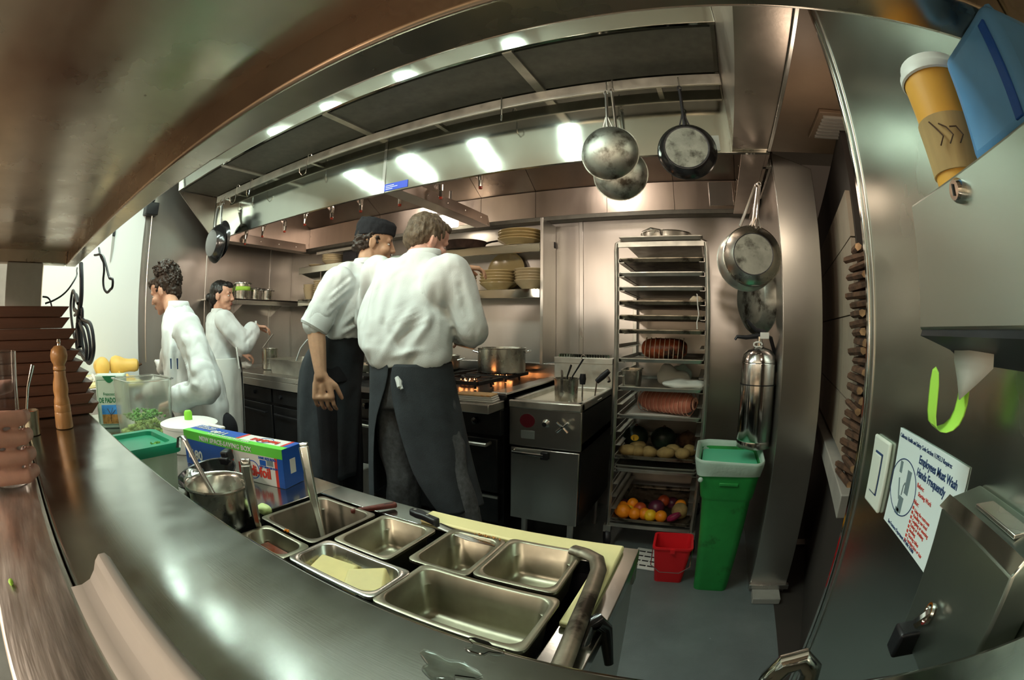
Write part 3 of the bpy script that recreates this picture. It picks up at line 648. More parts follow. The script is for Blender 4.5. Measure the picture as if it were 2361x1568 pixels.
# ladles and spatula
def ladle(name, lab, low, top, w, mt, hook=True):
    t = thing(name, lab, 'ladle', low); a = V(0, 0, 0); b = top - low; d = b.normalized(); s = d.cross(V(low.x, low.y, 0).normalized()).normalized(); f = s.cross(d)
    if f.dot(V(-low.x, -low.y, 0)) < 0: f = -f
    rg = []
    for u, ww, th in ((0, .7, .5), (.3, .8, 1), (.8, 1, 1.2), (1, 1.05, 1)):
        c_ = b * u; rg.append([c_ + s * w * ww + f * .001, c_ + s * w * ww * .6 + f * .006 * th, c_ - s * w * ww * .6 + f * .006 * th, c_ - s * w * ww + f * .001, c_ - s * w * ww * .5 - f * .002, c_ + s * w * ww * .5 - f * .002])
    MB().loft(rg).build('handle', mt, t, None, .001)
    if hook:
        hp = [b, b + d * .010 - f * .006, b + d * .008 - f * .017, b - d * .012 - f * .021, b - d * .035 - f * .020]
        MB().loft([[p + s * w, p - s * w] for p in hp], False, False).build('hook', mt, t, None, 0, 1, 60, .002)
    MB().lathe([(0, -.030), (.018, -.026), (.028, -.008), (.030, 0), (.0285, 0), (.026, -.008), (.016, -.023), (0, -.027)], 18, V(.0, .0, -.015)).build('bowl', mt, t)
    return t
lo = P(592, 1245, Z=.83); tp_ = P(567, 1072, Y=lo.y - .015); ladle('ladle', 'steel ladle standing in the red sauce pan', lo + V(.0, .012, -.01), tp_, .0110, M['ladle'])
lo = P(738, 1245, Z=.80) + V(0, .01, 0); tp_ = P(700, 1030, Y=lo.y + .01); ladle('ladle', 'steel ladle standing in the deep dark pan', lo, tp_, .0115, M['ladle'])
# round steel pot with spatula
pt = thing('round_pot', 'round steel insert pot with rolled rim and spatula inside', 'pot', (-.885, .435, TZ + .001))
MB().lathe([(0, 0), (.060, 0), (.066, .008), (.070, .085), (.0775, .088), (.0785, .093), (.0765, .096), (.073, .094), (.068, .086), (.064, .010), (.058, .006), (0, .005)], 40).build('pot_body', M['pan'], pt)
a, b = P(492, 1140, Y=.43), P(428, 1018, Y=.40)
sp = thing('spatula', 'flat steel spatula handle hooked over in the round pot', 'spatula', (-.87, .43, TZ + .015))
pl_ = [a, b, b + V(-.012, 0, .010), b + V(-.028, -.004, .004), b + V(-.036, -.006, -.02)]
sx_ = V(.5, .85, 0).normalized() * .0065
lo_ = V(-.87, .43, TZ + .015)
MB().loft([[p - lo_ + sx_, p - lo_ - sx_] for p in [V(-.868, .438, TZ + .012)] + pl_], False, False).build('handle', M['steel'], sp, None, 0, 0, 60, .002)
# black skillet lying in front of the foil box
sk = thing('small_skillet', 'small black skillet lying on the prep table before the foil box', 'pan', (-1.105, .522, TZ + .006), (math.radians(12), math.radians(-5), .3)); sk.scale = (.92, .92, .92)
MB().lathe([(0, 0), (.075, 0), (.098, .042), (.101, .043), (.100, .046), (.0955, .044), (.073, .004), (0, .004)], 36).build('bowl', M['black_gloss'], sk)
hd_ = MB().bx(-.016, .016, .095, .128, .032, .066).build('handle', M['black'], sk, None, .006)
MB().bx(-.019, .019, .085, .105, .026, .050).build('handle_bracket', M['black'], hd_, None, .004)
o = MB().ell((0, 0, .03), (.055, .035, .028), None, 18, 12).build('crumpled_foil', M['foil'], None, V(-1.075, .468, TZ + .010)); tag(o, 'crumpled ball of dull foil in the black skillet', 'foil')
for v in o.data.vertices: v.co += Vector((noise.noise(v.co * 60), noise.noise(v.co * 60 + V(3, 1, 2)), noise.noise(v.co * 60 + V(7, 4, 1)))) * .012
# lettuce, knife, wooden handle
lt = MB().ell((0, 0, .012), (.024, .016, .013), None, 16, 10).build('lettuce_piece', M['leaf'], None, P(612, 1186, Z=TZ + .001)); tag(lt, 'pale piece of lettuce heart on the prep table', 'lettuce')
for v in lt.data.vertices: v.co += Vector((noise.noise(v.co * 70), noise.noise(v.co * 70 + V(3, 1, 2)), 0)) * .006
a, b = P(952, 1178, Z=.872), P(1008, 1203, Z=.872)
kn = thing('chef_knife', 'chef knife with black riveted handle between pans and board', 'knife', a)
d = (b - a); n = V(-d.y, d.x, 0).normalized()
MB().loft([[d * u + n * w_ + V(0, 0, z) for w_, z in ((h_, -.008), (h_, .006), (-h_, .006), (-h_, -.008))] for u, h_ in ((-.06, .006), (.02, .011), (.28, .012), (.5, .008), (.95, .009), (1.0, .008))]).build('handle', M['black'], kn, None, .003)
for u in (.10, .62): MB().lathe([(0, .0), (.0035, 0), (.0035, .0008), (0, .001)], 10, d * u + V(0, 0, .0062)).build('rivet', M['chrome'], kn)
MB().loft([[d * 1.0 + n * .010, d * 1.0 - n * .012, d * 1.0 + V(0, 0, .0015)], [d * 2.2 + n * .010, d * 2.2 - n * .012, d * 2.2 + V(0, 0, .0015)], [d * 3.0 + n * .009, d * 3.0 + n * .006, d * 3.0 + n * .008]]).build('blade', M['chrome'], kn, V(0, 0, -.006))
a, b = P(848, 1172, Z=TZ + .012), P(912, 1162, Z=TZ + .012)
sk2 = thing('spoon', 'wooden spoon handle dark red lying behind the pans', 'spoon', a)
d = b - a; n = V(-d.y, d.x, 0).normalized()
MB().loft([[d * u + n * h_ + V(0, 0, -.007), d * u + n * h_ + V(0, 0, .004), d * u - n * h_ + V(0, 0, .004), d * u - n * h_ + V(0, 0, -.007)] for u, h_ in ((-.6, .004), (0, .006), (.6, .009), (.95, .010), (1.03, .006))]).build('handle', M['redwood'], sk2, None, .003)
MB().bx(-.012, .012, -.002, .002, .004, .0045, Matrix.Rotation(math.atan2(d.y, d.x), 3, 'Z')).build('slot', M['black'], sk2, d * .75)
# worn metal arm and black handle at the right end
pts = [P(1322, 1268, Z=.872), P(1350, 1276, Z=.876), P(1376, 1290, Z=.879), P(1380, 1315, Z=.880), P(1362, 1365, Z=.880), P(1335, 1430, Z=.880), P(1312, 1490, Z=.879), P(1288, 1550, Z=.878), P(1268, 1600, Z=.876)]
ar = thing('lid_arm', 'worn dark metal lid arm curving beside the pans', 'arm', pts[4])
MB().tube([p - pts[4] for p in pts], .012, 12, flat=(.75, 1.15)).build('bar', M['alu_dark'], ar)
MB().tube([pts[-1] - pts[4], pts[-1] - pts[4] + V(.0, -.06, -.004)], .010).build('hinge_end', M['dark_metal'], ar)
a, b, c_ = P(1388, 1452, Z=.845), P(1355, 1440, Z=.868), P(1335, 1512, Z=.835)
hk2 = thing('black_strap', 'black rubber strap loop hanging over the table end', 'strap', b)
MB().tube([a + V(.02, -.01, -.06) - b, a - b + V(.004, 0, .004), V(.012, 0, .008), V(0, 0, 0), (c_ - b) * .6, c_ - b], [.007, .011, .013, .013, .011, .007], 12).build('grip', M['black_gloss'], hk2)
# ---------------------------------------------------------------- foil box
A, B_ = P(659, 1128, Z=TZ + .001), P(691, 1112, Z=TZ + .001)
u = (B_ - A).normalized(); lft = V(-u.y, u.x, 0)
zt = P(672, 1046, Y=A.y).z - TZ - .001
fb = thing('foil_box', 'blue white and green foil wrap box lying on the prep table', 'box', A); fb.rotation_euler = (0, 0, math.atan2(-lft.y, -lft.x))
# local: x from -L (left end) to 0, y = 0 (front) to W, z = 0..H
Lb, Wb, Hb = .430, .088, zt
e = .0006
def slab(name, x0, x1, y0, y1, z0, z1, mt, par): return MB().bx(x0, x1, y0, y1, z0, z1).build(name, mt, par)
bxo = slab('carton', -Lb, 0, 0, Wb, 0, Hb, M['box_white'], fb)
gz = Hb * .76
for (x0, x1, mt) in ((-Lb, -.205, 'box_blue'), (-.205, -.193, 'box_red'), (-.030, -.020, 'box_red'), (-.020, 0, 'box_blue')):
    slab('front_print', x0, x1, -e, 0, 0, gz, M[mt], fb); slab('top_print', x0, x1, Wb * .30, Wb, Hb, Hb + e, M[mt], fb)
slab('end_print', 0, e, 0, Wb, 0, Hb, M['box_blue'], fb)
slab('end_patch', e, 2 * e, .03, .055, .035, .075, M['box_white'], fb)
slab('green_band', -Lb, 0, -2 * e, 0, gz, Hb + e, M['box_green'], fb)
slab('green_band', -Lb, 0, -e, Wb * .30, Hb, Hb + 2 * e, M['box_green'], fb)
F = mat4((1, 0, 0), (0, 0, 1), (0, -.0018, 0)); Tp = mat4((-1, 0, 0), (0, -1, 0), (0, 0, Hb + .0018))
text('handi-foil', .042, M['box_red'], fb, F @ Matrix.Translation((-.172, .020, 0)), bold=.0012, sx=.80)
text('handi-foil', .034, M['box_red'], fb, mat4((-1, 0, 0), (0, -1, 0), (-.050, Wb * .68, Hb + .0018)), bold=.001, sx=.80)
text('NEW SPACE-SAVING BOX', .019, M['box_white'], fb, F @ Matrix.Translation((-.345, gz + .005, .001)), bold=.0005, sx=1.05)
text('NEW SPACE-SAVING BOX', .016, M['box_white'], fb, mat4((-1, 0, 0), (0, -1, 0), (-.130, Wb * .20, Hb + .0022)), bold=.0004)
text('1180', .040, M['box_white'], fb, F @ Matrix.Translation((-.42, .022, 0)), bold=.0012)
text('1180', .036, M['box_white'], fb, mat4((-1, 0, 0), (0, -1, 0), (-.255, Wb * .62, Hb + .0018)), bold=.0012)
text('STANDARD', .016, M['box_white'], fb, mat4((-1, 0, 0), (0, -1, 0), (-.335, Wb * .68, Hb + .0018)), bold=.0004)
text('FOIL WRAP', .016, M['box_white'], fb, mat4((-1, 0, 0), (0, -1, 0), (-.335, Wb * .88, Hb + .0018)), bold=.0004)
text('SAME SIZE ROLL', .009, M['box_blue'], fb, F @ Matrix.Translation((-.088, gz - .009, 0)), bold=.0003)
text('NEW SMALLER BOX', .0075, M['box_blue'], fb, F @ Matrix.Translation((-.088, gz - .033, 0)), bold=.0002)
slab('small_box_print', -.085, -.062, -.0012, -e, gz - .027, gz - .012, M['box_blue'], fb)
slab('small_box_print', -.058, -.036, -.0012, -e, gz - .025, gz - .010, M['greyink'], fb)
for Mx, cxr in ((frame((0, -1, 0)), V(-.115, -e, .036)), (frame((0, 0, 1)), V(-.105, Wb * .62, Hb + e))):
    MB().lathe([(.024, 0), (.0265, 0), (.0265, .0006), (.024, .0006), (.024, 0)], 36, cxr, Mx).build('ring_print', M['box_blue'], fb)
# ---------------------------------------------------------------- containers to the left
gl = thing('storage_tub', 'square clear storage tub with a dark green lid', 'container', (-1.150, .330, TZ + .001), .08)
MB().loft([rrect(-.078, .078, -.078, .078, .022, 0), rrect(-.090, .090, -.090, .090, .024, .128)], True).build('tub', M['frost'], gl)
ld = MB().loft([rrect(-.098, .098, -.098, .098, .026, .126), rrect(-.100, .100, -.100, .100, .028, .140), rrect(-.096, .096, -.096, .096, .026, .150), rrect(-.076, .076, -.076, .076, .020, .150), rrect(-.072, .072, -.072, .072, .018, .140), rrect(-.02, .02, -.02, .02, .01, .139)], True).build('lid', M['green_lid'], gl)
heap('herb_bits', 60, (.022, .012), M['herb'], gl.location + V(.05, .045, .141), 'chopped herb bits scattered on the green lid', 'herbs', .003, .003)
wt = thing('white_tub', 'round white food tub with a flat lid and green knob', 'container', (-1.535, .665, TZ + .001), .2)
MB().lathe([(0, 0), (.096, 0), (.104, .02), (.108, .085), (0, .085)], 40).build('tub', M['white_plastic'], wt)
MB().lathe([(.106, .082), (.114, .084), (.114, .093), (.100, .098), (.03, .103), (0, .103)], 40).build('lid', M['white_plastic'], wt)
MB().lathe([(0, .10), (.016, .10), (.016, .128), (.012, .134), (0, .134)], 16).build('knob', M['lime'], wt)
MB().bx(.06, .18, .012, .035, .088, .098).build('lid_arm', M['white_plastic'], wt, None, .004)
cc = thing('clear_container', 'tall square clear container half filled with chopped celery', 'container', (-1.80, .565, TZ + .001), .12)
MB().loft([rrect(-.095, .095, -.095, .095, .02, .004), rrect(-.105, .105, -.105, .105, .024, .225), rrect(-.113, .113, -.113, .113, .026, .228), rrect(-.113, .113, -.113, .113, .026, .232), rrect(-.102, .102, -.102, .102, .023, .232), rrect(-.093, .093, -.093, .093, .019, .010), rrect(-.02, .02, -.02, .02, .01, .008)], True).build('walls', M['clear'], cc)
heap('chopped_celery', 260, (.088, .088), M['celery'], V(-1.80, .565, TZ + .012), 'pale chopped celery heaped in the clear container', 'celery', .012, .085)
heap('chopped_greens', 170, (.080, .080), M['herb'], V(-1.80, .565, TZ + .085), 'dark green chopped leaves on top of the celery', 'greens', .007, .028)
a, b = P(233, 990, Z=TZ), P(288, 990, Z=TZ)
tn = thing('oil_tin', 'tall cream olive oil tin with green lettering and landscape print', 'tin', (-2.06, .475, TZ + .001), math.radians(66))
MB().bx(-.075, .075, 0, .10, 0, .225).build('can', M['tin'], tn, None, .008, seg=3)
MB().bx(-.066, .066, -.0012, .0, .015, .205).build('border', M['tin_green'], tn)
fr_ = MB().bx(-.064, .064, -.0018, -.0012, .017, .203).build('label_face', M['tin'], tn)
MB().prism([(-.036 + .072 * i / 10, .222 - .030 * math.sin(PI * i / 10)) for i in range(11)], -.0026, -.0018, 'Y').build('label_crest', M['tin_green'], tn)
text('Francesco', .019, M['tin_green'], tn, mat4((1, 0, 0), (0, 0, 1), (-.036, -.003, .140)), sx=.9)
text('DE PADOVA', .030, M['tin_green'], tn, mat4((1, 0, 0), (0, 0, 1), (-.060, -.003, .110)), bold=.0007, sx=.68)
MB().bx(-.050, .050, -.0026, -.0018, .060, .100).build('sky_print', M['sky_print'], tn)
MB().bx(-.050, .050, -.0026, -.0018, .020, .060).build('field_print', M['land_print'], tn)
MB().tube([(-.005, -.003, .03), (-.004, -.003, .06), (-.02, -.003, .085)], .0014, 5).tube([(-.004, -.003, .06), (.008, -.003, .088)], .0012, 5).tube([(-.004, -.003, .055), (.022, -.003, .08)], .0012, 5).build('tree_print', M['bark'], tn)
# ================================================================ ON THE PASS, left
z0 = 1.0715
for i in range(10):
    e_ = .232 - .0085 * i + random.uniform(-.010, .010); t_ = .0245
    yy = -.235 + random.uniform(-.01, .01)
    mb = MB().prism([(yy + .022, 0), (e_ - .024, 0), (e_, t_), (yy, t_)], -.095, .095, 'X')
    o = mb.build('serving_board', M['wood'], None, V(-1.272 + random.uniform(-.006, .006), 0, z0 + .0002 + i * (t_ + .0005)), .002)
    tag(o, 'dark wooden serving board with a light edge at the bottom of the stack' if i == 0 else 'top dark wooden serving board of the leaning stack' if i == 9 else 'dark wooden serving board with slanted ends inside the stack', 'serving board', 'stacked wooden serving boards')
ml = P(150, 985, Z=z0)
mi = thing('pepper_mill', 'turned light wood pepper mill with steel top nut', 'pepper mill', (ml.x, ml.y - .001, z0)); mi.scale = (.95, .95, .86)
MB().lathe([(0, 0), (.0235, 0), (.0245, .003), (.0235, .036), (.0225, .038), (.0232, .040), (.0228, .054), (.0215, .056), (.0222, .058), (.0215, .066), (.019, .074), (.0215, .090), (.0205, .105), (.0165, .122), (.0170, .132), (.0160, .134)], 32).build('body', M['oak'], mi)
MB().lathe([(.0155, .1345), (.0178, .137), (.0178, .142), (.0160, .145), (.0165, .149), (.0225, .158), (.0242, .170), (.0215, .183), (.013, .191), (.006, .193), (0, .193)], 32).build('head', M['oak'], mi)
MB().lathe([(0, .192), (.0055, .192), (.0045, .197), (.0065, .201), (.005, .207), (0, .209)], 14).build('nut', M['chrome'], mi)
sc_ = thing('spice_cup', 'small dark steel cup with red spice on the pass', 'cup', (P(80, 1000, Z=z0).x, .022, z0))
MB().lathe([(0, 0), (.021, 0), (.0235, .046), (.0215, .046), (.0195, .004), (0, .004)], 28).build('cup_wall', M['pan_in'], sc_)
MB().lathe([(0, .039), (.018, .040), (.0205, .041)], 24).build('spice', M['spice'], sc_)
su = thing('small_spoon', 'thin steel spoon standing upright in the spice cup', 'spoon', (-1.008, .022, z0 + .042))
a, b = P(62, 945, X=-1.008), P(76, 842, X=-1.03)
MB().tube([a - su.location, a.lerp(b, .5) - su.location + V(0, -.004, 0), b - su.location], [.0025, .003, .0045], 8, flat=(.5, 1.2)).build('handle', M['chrome'], su)
tu = thing('tumbler', 'clear straight glass tumbler held in a bare hand', 'glass', (-.680, -.036, 1.079))
MB().lathe([(0, .0), (.032, .0), (.0345, .165), (.0325, .165), (.030, .008), (0, .007)], 36).build('wall', M['glass'], tu)
# ================================================================ COOKING LINE
# left station (dark front, steel top)
lsn = thing('work_counter', 'steel topped counter with dark cupboard front beside the gas range', 'counter', (0, 0, 0))
MB().bx(-4.05, -2.36, 2.06, 3.06, .86, .90).build('top', M['steel_h'], lsn, None, .004)
MB().bx(-4.05, -2.36, 2.062, 2.08, .80, .86).build('edge_rail', M['steel_h'], lsn, None, .003)
MB().bx(-4.03, -2.38, 2.12, 3.05, .12, .86).build('body', M['oven'], lsn)
for a, b in ((-4.0, -3.62), (-3.60, -3.05), (-3.02, -2.42)):
    d_ = MB().bx(a, b, 2.10, 2.12, .16, .66).build('door', M['oven'], lsn, None, .005)
    MB().tube([(a + .05, 2.095, .60), (a + .05, 2.070, .60), (b - .05, 2.070, .60), (b - .05, 2.095, .60)], .008).build('handle', M['dark_metal'], d_)
    MB().bx(a, b, 2.10, 2.12, .68, .79).build('control_panel', M['oven'], lsn, None, .004)
for x in (-3.7, -3.3, -2.9, -2.55): MB().lathe([(0, 0), (.016, 0), (.014, .02), (0, .02)], 14, (x, 2.10, .74), frame((0, -1, 0))).build('knob', M['dark_metal'], lsn)
for x in (-3.95, -2.45): MB().tube([(x, 2.2, 0), (x, 2.2, .12)], .02).build('leg', M['dark_metal'], lsn)
# range
rg = thing('gas_range', 'black gas range with cast iron grates and a steel landing ledge', 'stove', (0, 0, 0))
RX0, RX1 = -2.34, -1.012
MB().bx(RX0, RX1, 2.10, 2.98, .20, .925).build('body', M['oven'], rg)
MB().bx(RX0, RX1, 1.925, 2.13, .855, .900).build('landing_ledge', M['steel_h'], rg, None, .004)
MB().bx(RX1 - .09, RX1, 2.13, 2.98, .90, .935).build('side_rail', M['steel_h'], rg, None, .004)
MB().bx(RX0, RX1, 2.96, 3.00, .92, 1.03).build('backguard', M['steel_h'], rg, None, .004)
MB().bx(RX0, RX1, 2.06, 2.10, .72, .855).build('control_panel', M['oven'], rg, None, .004)
for i in range(8): MB().lathe([(0, 0), (.020, 0), (.018, .025), (.008, .028), (0, .028)], 14, (RX0 + .10 + i * .155, 2.06, .79), frame((0, -1, 0))).build('knob', M['black_gloss'], rg)
for a, b in ((RX0 + .02, -1.70), (-1.66, RX1 - .02)):
    d_ = MB().bx(a, b, 2.06, 2.10, .40, .70).build('oven_door', M['oven'], rg, None, .006)
    MB().tube([(a + .05, 2.06, .675), (a + .05, 2.015, .675), (b - .04, 2.015, .675), (b - .04, 2.06, .675)], .011, 10).build('handle', M['alu'], d_)
MB().bx(-1.66, RX1 - .02, 2.07, 2.10, .22, .38).build('bottom_drawer', M['oven'], rg, None, .004)
MB().bx(-1.66, RX1 - .02, 2.062, 2.072, .365, .378).build('drawer_lip', M['alu'], rg)
for x in (RX0 + .05, -1.68, RX1 - .05): MB().tube([(x, 2.2, 0), (x, 2.2, .20)], .022).build('leg', M['dark_metal'], rg)
def grate(x, y):
    mb = MB(); w = .15
    for k in (-1, 1):
        mb.bx(x - w, x + w, y + k * w - .008, y + k * w + .008, .955, .975); mb.bx(x + k * w - .008, x + k * w + .008, y - w, y + w, .955, .975)
    for k in range(8):
        a = PI * k / 4
        mb.tube([V(x + math.cos(a) * .05, y + math.sin(a) * .05, .962), V(x + math.cos(a) * .145, y + math.sin(a) * .145, .972), V(x + math.cos(a) * .155, y + math.sin(a) * .155, .93)], .008, 6)
    mb.build('grate', M['iron'], rg); MB().lathe([(.0, .925), (.05, .925), (.045, .945), (0, .948)], 18, (x, y, 0)).build('burner', M['iron'], rg)
for x in (-2.14, -1.76, -1.36):
    for y in (2.33, 2.72): grate(x, y)
fl = MB()
for i in range(10):
    a = 2 * PI * i / 10; fl.lathe([(0, 0), (.010, .006), (.007, .018), (0, .036)], 6, (math.cos(a) * .062, math.sin(a) * .062, .0))
fm = fl.mesh('burner_flame')
for i, (x, y, s) in enumerate([(-1.33, 2.72, 1.0), (-1.36, 2.33, .8)]):
    o = put('burner_flame', fm, M['flame'], None, (x, y, .940)); o.scale = (s, s, .8); tag(o, ['orange gas flame under the big stockpot', 'small orange gas flame on the front burner'][i], 'flame')
# pots
def pot(name, lab, loc, r, h, mt='pan', handles=True, lip=.006, rot=0):
    t = thing(name, lab, 'pot', loc, rot)
    MB().lathe([(0, 0), (r - .012, 0), (r - .002, .008), (r, .02), (r, h - .006), (r + lip, h - .002), (r + lip, h), (r - .004, h), (r - .006, h - .008), (r - .006, .02), (r - .016, .010), (0, .010)], 40).build('pot_wall', M[mt], t)
    if handles:
        for s in (-1, 1):
            MB().tube([(s * (r - .002), -.045, h - .03), (s * (r + .028), -.040, h - .022), (s * (r + .034), 0, h - .020), (s * (r + .028), .040, h - .022), (s * (r - .002), .045, h - .03)], .006, 8).build('loop_handle', M['steel'], t)
    return t
pot('stockpot', 'wide steel stockpot boiling on the back burner', (-1.335, 2.725, .976), .158, .165, rot=.5)
pot('saucepot', 'low steel pot on the burner behind the bending cook', (-1.79, 2.72, .976), .115, .100, rot=.3)
o = MB().lathe([(0, .008), (.1, .006), (.149, 0)], 30).build('boiling_water', M['foam'], None, (-1.335, 2.725, 1.09)); tag(o, 'pale boiling liquid inside the wide stockpot', 'liquid', None, 'stuff')
sk = thing('saute_pan', 'shallow steel saute pan on the range between two cooks', 'pan', (-2.12, 2.32, .976), -.9)
MB().lathe([(0, 0), (.105, 0), (.128, .045), (.134, .047), (.132, .049), (.125, .047), (.102, .005), (0, .005)], 36).build('pan_wall', M['pan_in'], sk)
MB().tube([(.12, 0, .035), (.20, 0, .062), (.33, 0, .075)], [.010, .009, .011], 8, flat=(.6, 1.2)).build('handle', M['steel'], sk)
# folded towel and small bowl on the ledge
tw = thing('folded_towel', 'folded tan side towel with an orange stripe on the steel ledge', 'towel', V(P(1103, 893, Y=2.03).x, 2.03, .9005), .12)
for i in range(4):
    MB().bx(-.125 + i * .004, .10 - i * .004, -.05, .05, i * .0095, i * .0095 + .009).build('fold', M['tan_bread'] if i == 3 else M['towel'], tw, None, .004)
cb = thing('cream_bowl', 'small cream bowl at the edge of the range', 'bowl', (-1.52, 2.16, .9355)); MB().lathe([(0, 0), (.03, 0), (.06, .05), (.058, .051), (.028, .005), (0, .005)], 24).build('bowl_wall', M['plate2'], cb)
cb.location = (-1.60, 2.04, .9005)
# things on the left station
hp = thing('roasting_pan', 'deep dark roasting pan heaped with chopped greens', 'pan', (-2.90, 2.36, 1.020), .0)
pan_mesh(.56, .42, .118, .014, .03, .02).build('pan_wall', M['alu'], hp)
heap('chopped_kale', 220, (.17, .14), M['herb'], V(-2.80, 2.40, .955), 'dark chopped greens heaped in the roasting pan', 'greens', .014, .085)
pot('steaming_pot', 'tall steel pot standing behind the roasting pan', (-3.12, 2.84, .901), .15, .215, rot=.4)
bn = pot('narrow_pot', 'narrow steel insert pot beside the roasting pan', (-3.42, 2.36, .901), .075, .185, handles=False)
o = MB().tube([P(606, 802, Y=2.36), P(630, 770, Y=2.40)], .005, 8).build('long_spoon', M['steel'], None); tag(o, 'thin steel spoon handle leaning out of the narrow pot', 'spoon')
ct = thing('crumpled_towel', 'white cloth with a red edge beside the narrow pot', 'towel', (-3.62, 2.22, .9005))
t1 = MB().ell((0, 0, .03), (.075, .05, .03), None, 18, 10).build('cloth', M['towel'], ct); t2 = MB().ell((-.065, -.02, .028), (.025, .03, .026), None, 14, 8).build('red_edge', M['red_plastic'], ct)
for v in t1.data.vertices: v.co += Vector((noise.noise(v.co * 25), noise.noise(v.co * 25 + V(3, 1, 2)), abs(noise.noise(v.co * 25 + V(7, 4, 1))))) * .02
# white tub under the range, low shelf
ws_ = thing('white_bucket', 'white plastic bucket standing under the range', 'bucket', (-1.965, 1.955, .0), .2)
MB().loft([rrect(-.07, .07, -.07, .07, .02, 0), rrect(-.085, .085, -.085, .085, .022, .40), rrect(-.092, .092, -.092, .092, .024, .402), rrect(-.092, .092, -.092, .092, .024, .415), rrect(-.080, .080, -.080, .080, .020, .415), rrect(-.066, .066, -.066, .066, .018, .01)], True).build('wall', M['white_plastic'], ws_)
# ================================================================ WALL SHELVES
SX0, SX1, SY = -3.57, -1.10, 2.81
def wall_shelf(z, lab):
    t = thing('wall_shelf', lab, 'shelf', (0, 0, z))
    MB().bx(SX0, SX1, SY, YW - .006, -.012, 0).build('plate', M['steel_h'], t)
    MB().bx(SX0, SX1, SY - .004, SY + .010, -.062, .0).build('front_lip', M['steel_hood'], t, None, .003)
    for x in (SX0, SX1 - .004):
        MB().prism([(SY, -.05), (SY, 0), (YW - .006, .045), (YW - .006, -.12)], x, x + .004, 'X').build('end_bracket', M['steel_hood'], t)
    return t
ZU, ZL = 1.842, 1.534
wall_shelf(ZU, 'upper steel wall shelf with a cast iron skillet and plates')
wall_shelf(ZL, 'lower steel wall shelf with stacks of bowls and platters')
ep = thing('splash_panel', 'tall steel end panel of the wall shelves', 'panel', (SX1 + .006, 0, 1.035)); MB().bx(0, .004, 2.80, YW - .006, 0, .975).build('sheet', M['steel_col'], ep, None, .001)
MB().bx(0, .02, 2.796, 2.804, 0, .975).build('flange', M['steel_col'], ep, None, .001)
def stack(name, lab, cat, grp, prof, n, dz, loc, mt, sx=1, sy=1, tilt=0):
    m = MB().lathe(prof, 30, (0, 0, 0), None, sx, sy).mesh(name)
    for i in range(n):
        o = put(name, m, mt, None, Vector(loc) + V(random.uniform(-.003, .003), random.uniform(-.003, .003), i * dz + .0005))
        o.rotation_euler = (random.uniform(-.012, .012) + (tilt if i == n - 1 else 0), random.uniform(-.014, .014), random.random() * 0)
        if len(m.materials) > 1: m.materials.pop()
        tag(o, lab, cat, grp)
def dish(R, h, t=.006, base=.55): return [(0, 0), (R * base, 0), (R * base, .003), (R * .9, h * .75), (R, h), (R, h + t * .6), (R * .97, h + t * .6), (R * .86, h * .75 + t), (R * base, .003 + t), (0, .003 + t)]
G = 'crockery on the wall shelves'
stack('plate', 'olive cream plate in the stack on the upper shelf end', 'plate', 'plates beside the iron skillet', dish(.155, .034, base=.62), 4, .021, (-1.285, 2.895, ZU), M['plate'])
stack('plate', 'cream plate stacked beside the black crate on the upper shelf', 'plate', 'plates beside the black crate', dish(.105, .040, base=.6), 4, .016, (-3.17, 2.90, ZU), M['plate2'])
stack('plate', 'single flat cream plate lying beside a plate stack', 'plate', None, dish(.085, .016, base=.7), 1, .02, (-3.385, 2.89, ZU), M['plate2'])
stack('platter', 'olive oval platter stacked on the lower shelf', 'platter', 'oval platters on the lower shelf', dish(.130, .050, base=.55), 5, .021, (-1.455, 2.885, ZL), M['plate'], 1.0, .8)
stack('bowl', 'pale cream bowl stacked by the lower shelf end', 'bowl', 'bowls at the end of the lower shelf', dish(.112, .062, base=.5), 5, .019, (-1.212, 2.91, ZL), M['plate2'])
stack('small_plate', 'small cream plate in the tall stack on the lower shelf', 'plate', 'tall stack of small plates', dish(.062, .014, base=.6), 11, .0106, (-1.70, 2.90, ZL), M['plate'])
stack('cup_bowl', 'deep cream cup stacked at the lower shelf end beside cream dishes', 'cup', 'cream cups on the lower shelf', [(0, 0), (.040, 0), (.044, .004), (.062, .070), (.065, .085), (.061, .085), (.042, .010), (0, .008)], 3, .030, (-3.485, 2.89, ZL), M['plate2'])
stack('side_dish', 'shallow cream dish stacked beside the cream cups', 'dish', 'cream dishes beside the cups', dish(.085, .045, base=.5), 7, .020, (-3.30, 2.89, ZL), M['plate2'])
bp = put('platter', MB().lathe(dish(.150, .03, base=.6), 30).mesh('platter'), M['plate'], None, (-1.46, 3.066, ZL + .152)); bp.rotation_euler = (math.radians(80), 0, 0); tag(bp, 'large olive platter standing upright behind the oval platters', 'platter')
cs = thing('iron_skillet', 'rusty brown cast iron skillet on the upper shelf', 'pan', (-1.735, 2.90, ZU + .001), .35)
MB().lathe([(0, 0), (.135, 0), (.165, .055), (.168, .058), (.160, .058), (.130, .006), (0, .006)], 36).build('pan_wall', mat('rusty_iron', (.055, .032, .024), .7, .2, var=.5, vs=14, bump=.001, bs=60), cs)
MB().tube([(.155, 0, .050), (.20, 0, .062), (.27, 0, .072)], [.018, .014, .016], 8, flat=(.45, 1.1)).build('handle', M['iron'], cs)
bt = thing('black_tray', 'flat black tray behind the crockery on the upper shelf', 'tray', (-1.35, 3.074, ZU + .001)); MB().bx(-.26, .265, -.015, .015, 0, .050).build('tray_body', M['black'], bt, None, .008)
ht = thing('flat_tray', 'flat steel tray resting over the plates and black crate', 'tray', (-3.06, 2.955, ZU + .125)); MB().bx(-.27, .27, -.13, .13, 0, .006).build('sheet', M['alu'], ht, None, .002)
